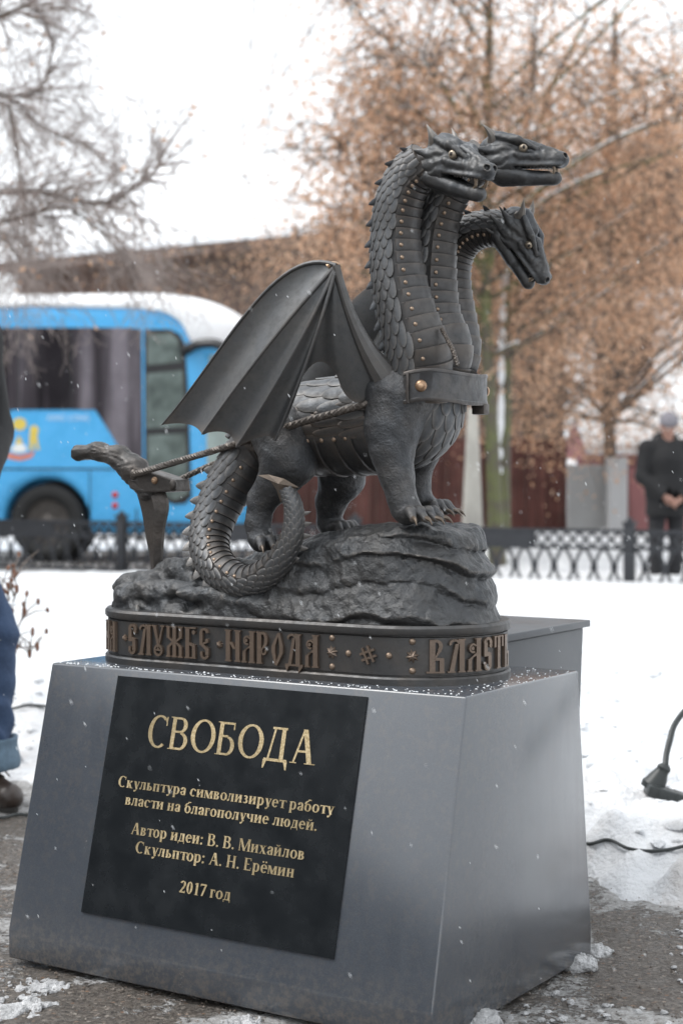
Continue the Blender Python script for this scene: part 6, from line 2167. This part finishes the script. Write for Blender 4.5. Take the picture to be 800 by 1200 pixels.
    if hair is not None:
        def hairf(G):
            X, Y, Z = G
            d = s_ell(G, HP(0, -.018, .045), (.086, .100, .092))
            face = (X - hc.x) * hf.x + (Y - hc.y) * hf.y + (Z - hc.z) * hf.z
            up_ = (X - hc.x) * hu.x + (Y - hc.y) * hu.y + (Z - hc.z) * hu.z
            return np.maximum(d, np.minimum(face - .045, .075 - up_) * .8) + .003 * fbm(X * 60, Y * 60, Z * 20, 2, 5)
        sdf_obj("hair", hairf, tuple(hc + Vector((-.13, -.16, -.10))), tuple(hc + Vector((.13, .16, .18))), .006, hair, root)
    return root

# man beyond the fence, hands joined in front of the coat
p = W(780, 600, 17.0)
person((p.x, 17.0, -.15), rad(8), "man in a black coat and grey knitted hat, head bowed, hands joined, beyond the fence",
       {-1: ((-.20, .01, 1.40), (-.27, -.03, 1.12), (-.10, -.20, .93), (.72, -.25, -.45), (.2, -.6, .7), .7),
        1: ((.20, .01, 1.40), (.27, -.03, 1.12), (.09, -.215, .90), (-.75, -.2, -.45), (.2, .6, -.7), .6)},
       M['coat_black'], M['trousers_dark'], M['shoe_black'], hat=M['hat_grey'], head_pitch=30)
# person at the left edge, mostly out of the picture
p = W(8, 800, 4.84)
person((p.x - .285, 4.84, 0), rad(40), "person in blue jeans with pale turn-ups and brown shoes, standing at the left edge",
       {-1: ((-.20, .01, 1.40), (-.26, .06, 1.13), (-.16, -.14, .98), (.5, -.4, -.6), (.2, -.6, .7), .6),
        1: ((.20, .01, 1.40), (.285, .04, 1.13), (.16, -.15, 1.0), (-.5, -.4, -.6), (.2, .6, -.7), .6)},
       M['coat_black'], M['denim'], M['leather'], hair=M['hair'], jeans=True, h=.0085, coat_hem=.90, leg_gap=.25)

# ================================================================ CABLES
M['cable'] = simple("black_cable", (0.018, 0.022, 0.022), 0.45, 0, 0.15, 20)
def on_snow(px, py):
    """point on the snow or asphalt under a pixel"""
    r = ray(px, py); best = None
    for i in range(400):
        t = 2.8 + i * .012
        q = r * t
        z = q.z + CAMZ
        if z <= sh(q.x, q.y) : return Vector((q.x, q.y, sh(q.x, q.y)))
    return Vector((r.x * 5, r.y * 5, 0))
def cable(pts, r, label, lift=.006, loops=40):
    P = smooth_path([tuple(p) for p in pts], loops)
    mb = MB(); mb.tube([Vector(p) + Vector((0, 0, lift)) for p in P], r, 8)
    return tag(mb.build("cable", M['cable']), label, "cable")
cable([on_snow(670, 988), on_snow(690, 992), on_snow(712, 995), on_snow(735, 999), on_snow(760, 1001), on_snow(785, 999.5), on_snow(815, 996), on_snow(850, 990)], .0045, "thin black cable lying across the snow right of the pedestal")
cable([on_snow(6, 833), on_snow(15, 834.5), on_snow(32, 832), on_snow(48, 832.5), on_snow(66, 836)], .0055, "thin black wire on the snow between the jeans and the pedestal", .012)
cable([on_snow(-12, 964), on_snow(5, 962), on_snow(18, 958.5), on_snow(30, 958.5), on_snow(50, 966)], .0050, "black cable on the ground under the brown shoe", .008)
pl = on_snow(768, 928)
dp = pl.y
def WP(px, py): return W(px, py, dp)
plug = empty("plug_socket", pl); tag(plug, "black rubber plug standing in a dark socket strip half sunk in snow", "plug")
mb = MB()
n = 10
rows_ = [(756.5, 926, .030), (760, 921, .034), (763, 917, .030), (766.5, 911, .026), (769.5, 905.5, .020), (771.5, 902.5, .018), (773, 900, .0195), (774, 898, .017), (775, 895.5, .010)]
mb.tube([WP(x + 4.5, y) - pl for x, y, r in rows_], [r for x, y, r in rows_], 12)
mb.build("plug_body", M['cable'], plug)
mb = MB()
P = [WP(x, y - 2) - pl + Vector((0, -.03, 0)) for x, y in ((756, 924), (766, 927), (775, 930), (786, 933), (798, 937), (815, 942))]
for i in range(len(P) - 1):
    q = (P[i + 1] - P[i]); Mx = Matrix.Translation(P[i]) @ q.to_track_quat('X', 'Z').to_matrix().to_4x4()
    s = .016 + .004 * (i % 2)
    mb.box((-.004, -.035, -s), (q.length + .004 * (i % 2), .035, s - .004 * (i % 2)), Mx, bevel=.006)
mb.build("socket_strip", M['cable'], plug)
cb = [WP(779, 897), WP(782, 885), WP(788, 869), WP(793, 858), WP(801, 848), WP(815, 836), WP(840, 826)]
cb = [p + Vector((0, .02 * i, 0)) for i, p in enumerate(cb)]
mb = MB(); mb.tube([Vector(p) - pl for p in smooth_path([tuple(q) for q in cb], 40)], .0085, 8); mb.build("lead", M['cable'], plug)

# ================================================================ TWIGGY SHRUB AT THE LEFT EDGE
random.seed(77)
sb = WG(-14, 800, .10); sb = Vector((W(-14, 0, 5.9).x, 5.9, .1))
M['bud'] = simple("dry_bud", (0.16, 0.075, 0.045), 0.8, 0, 0.4, 60)
M['shrub'] = simple("shrub_stem", (0.15, 0.12, 0.10), 0.85, 0, 0.3, 60)
shrub = empty("shrub", sb); tag(shrub, "bare twiggy shrub with dry brown buds in the snow by the jeans", "shrub")
st, bu, sn = MB(), MB(), MB()
def SP(px, py, dd=0): return W(px, py, 5.9 + dd) - sb
for row in ([(-14, 800), (-4, 740), (4, 712), (12, 690), (17, 672)], [(-12, 800), (0, 745), (8, 720), (17, 702), (20, 690)], [(-14, 800), (4, 762), (14, 746), (24, 730), (29, 716)],
            [(-14, 800), (-6, 750), (-2, 710), (2, 690)], [(-10, 800), (10, 762), (20, 755), (35, 766)], [(-14, 800), (-16, 740), (-12, 700)], [(-12, 800), (6, 770), (20, 760), (44, 758)], [(-14, 810), (-26, 740), (-34, 690)]):
    dd = random.uniform(-.12, .12)
    P = [SP(x, y, dd * i / len(row)) for i, (x, y) in enumerate(row)]
    P = [Vector(p) for p in smooth_path([tuple(p) for p in P], 14)]
    st.tube(P, [.0060 * (1 - .7 * i / 13) for i in range(14)], 5)
    for k in range(7):
        i = random.randint(4, 13)
        e = P[i] + Vector((random.gauss(0, .05), random.gauss(0, .05), random.uniform(.0, .10)))
        st.tube([P[i], P[i].lerp(e, .5) + Vector((0, 0, .01)), e], [.0028, .0022, .0012], 4)
        if random.random() < .7: bu.sphere(e, (.007, .007, .013), 6, 4, Matrix.Rotation(random.uniform(-1, 1), 3, 'X'))
    bu.sphere(P[-1], (.008, .008, .018), 6, 5)
    if random.random() < .8: sn.sphere(P[8] + Vector((0, 0, .008)), (.022, .02, .012), 7, 5)
for x, y, r in ((18, 757, .014), (9, 749, .016)):
    bu.sphere(SP(x, y), (r, r, r * 1.1), 8, 6)
st.build("stems", M['shrub'], shrub)
o = bu.build("buds", M['bud'], shrub); o["kind"] = "stuff"
sn.build("snow", M['snow2'], shrub)["kind"] = "stuff"

# ================================================================ FALLING SNOW
random.seed(5)
fl = MB()
def flake(c, r):
    d = Vector((random.gauss(.5, .12), random.gauss(0, .2), -1)).normalized()
    q = d.to_track_quat('Z', 'Y').to_matrix()
    k = random.uniform(3.0, 6.5)
    fl.add([c + q @ Vector(p) for p in ((r, 0, 0), (-r * .5, r * .8, 0), (-r * .5, -r * .8, 0), (0, 0, r * k), (0, 0, -r * k))],
           [(0, 1, 3), (1, 2, 3), (2, 0, 3), (1, 0, 4), (2, 1, 4), (0, 2, 4)])
for i in range(2600):
    y = 2.1 + 13 * random.random() ** 1.3
    x = random.uniform(-.30, .30) * y
    z = CAMZ + random.uniform(-.34, .38) * y
    if z < .05: continue
    q = to_local((x, y, z))
    if abs(q.x) < .5 and abs(q.y) < .25 and -.6 < q.z < 1.1: continue
    flake(Vector((x, y, z)), random.uniform(.0004, .0009) * (1 + .12 * max(0, y - 3)))
M['flake'] = simple("snowflake", (0.9, 0.92, 0.94), 0.6, 0, 0.02, 10)
fs = fl.build("falling_snow", M['flake'], None, smooth=False)
tag(fs, "fine snowflakes drifting through the air around the dragon", "snow", None, "stuff")

# grit and small stones pressed into the wet asphalt
random.seed(9)
gr = MB()
for i in range(11000):
    x, y = random.uniform(-1.5, 1.6), 2.0 + 2.9 * random.random() ** .8
    if abs(x) > .34 * y: continue
    s = random.uniform(.0014, .0046) * (1 + .9 * (random.random() < .08))
    h_ = [Vector((random.uniform(.6, 1) * s, 0, 0)), Vector((0, random.uniform(.6, 1) * s, 0)), Vector((-random.uniform(.6, 1) * s, 0, 0)), Vector((0, -random.uniform(.6, 1) * s, 0)), Vector((0, 0, s * .7))]
    a = random.random() * 6.28; c_, s_ = math.cos(a), math.sin(a)
    gr.add([(x + v.x * c_ - v.y * s_, y + v.x * s_ + v.y * c_, v.z + .003) for v in h_], [(0, 1, 4), (1, 2, 4), (2, 3, 4), (3, 0, 4)])
M['grit'] = leaf_mat("grit", (0.09, 0.075, 0.065), (0.22, 0.17, 0.13), (0.42, 0.38, 0.34))
tag(gr.build("gravel", M['grit'], None, smooth=False), "fine wet grit scattered over the asphalt around the pedestal", "gravel", None, "stuff")
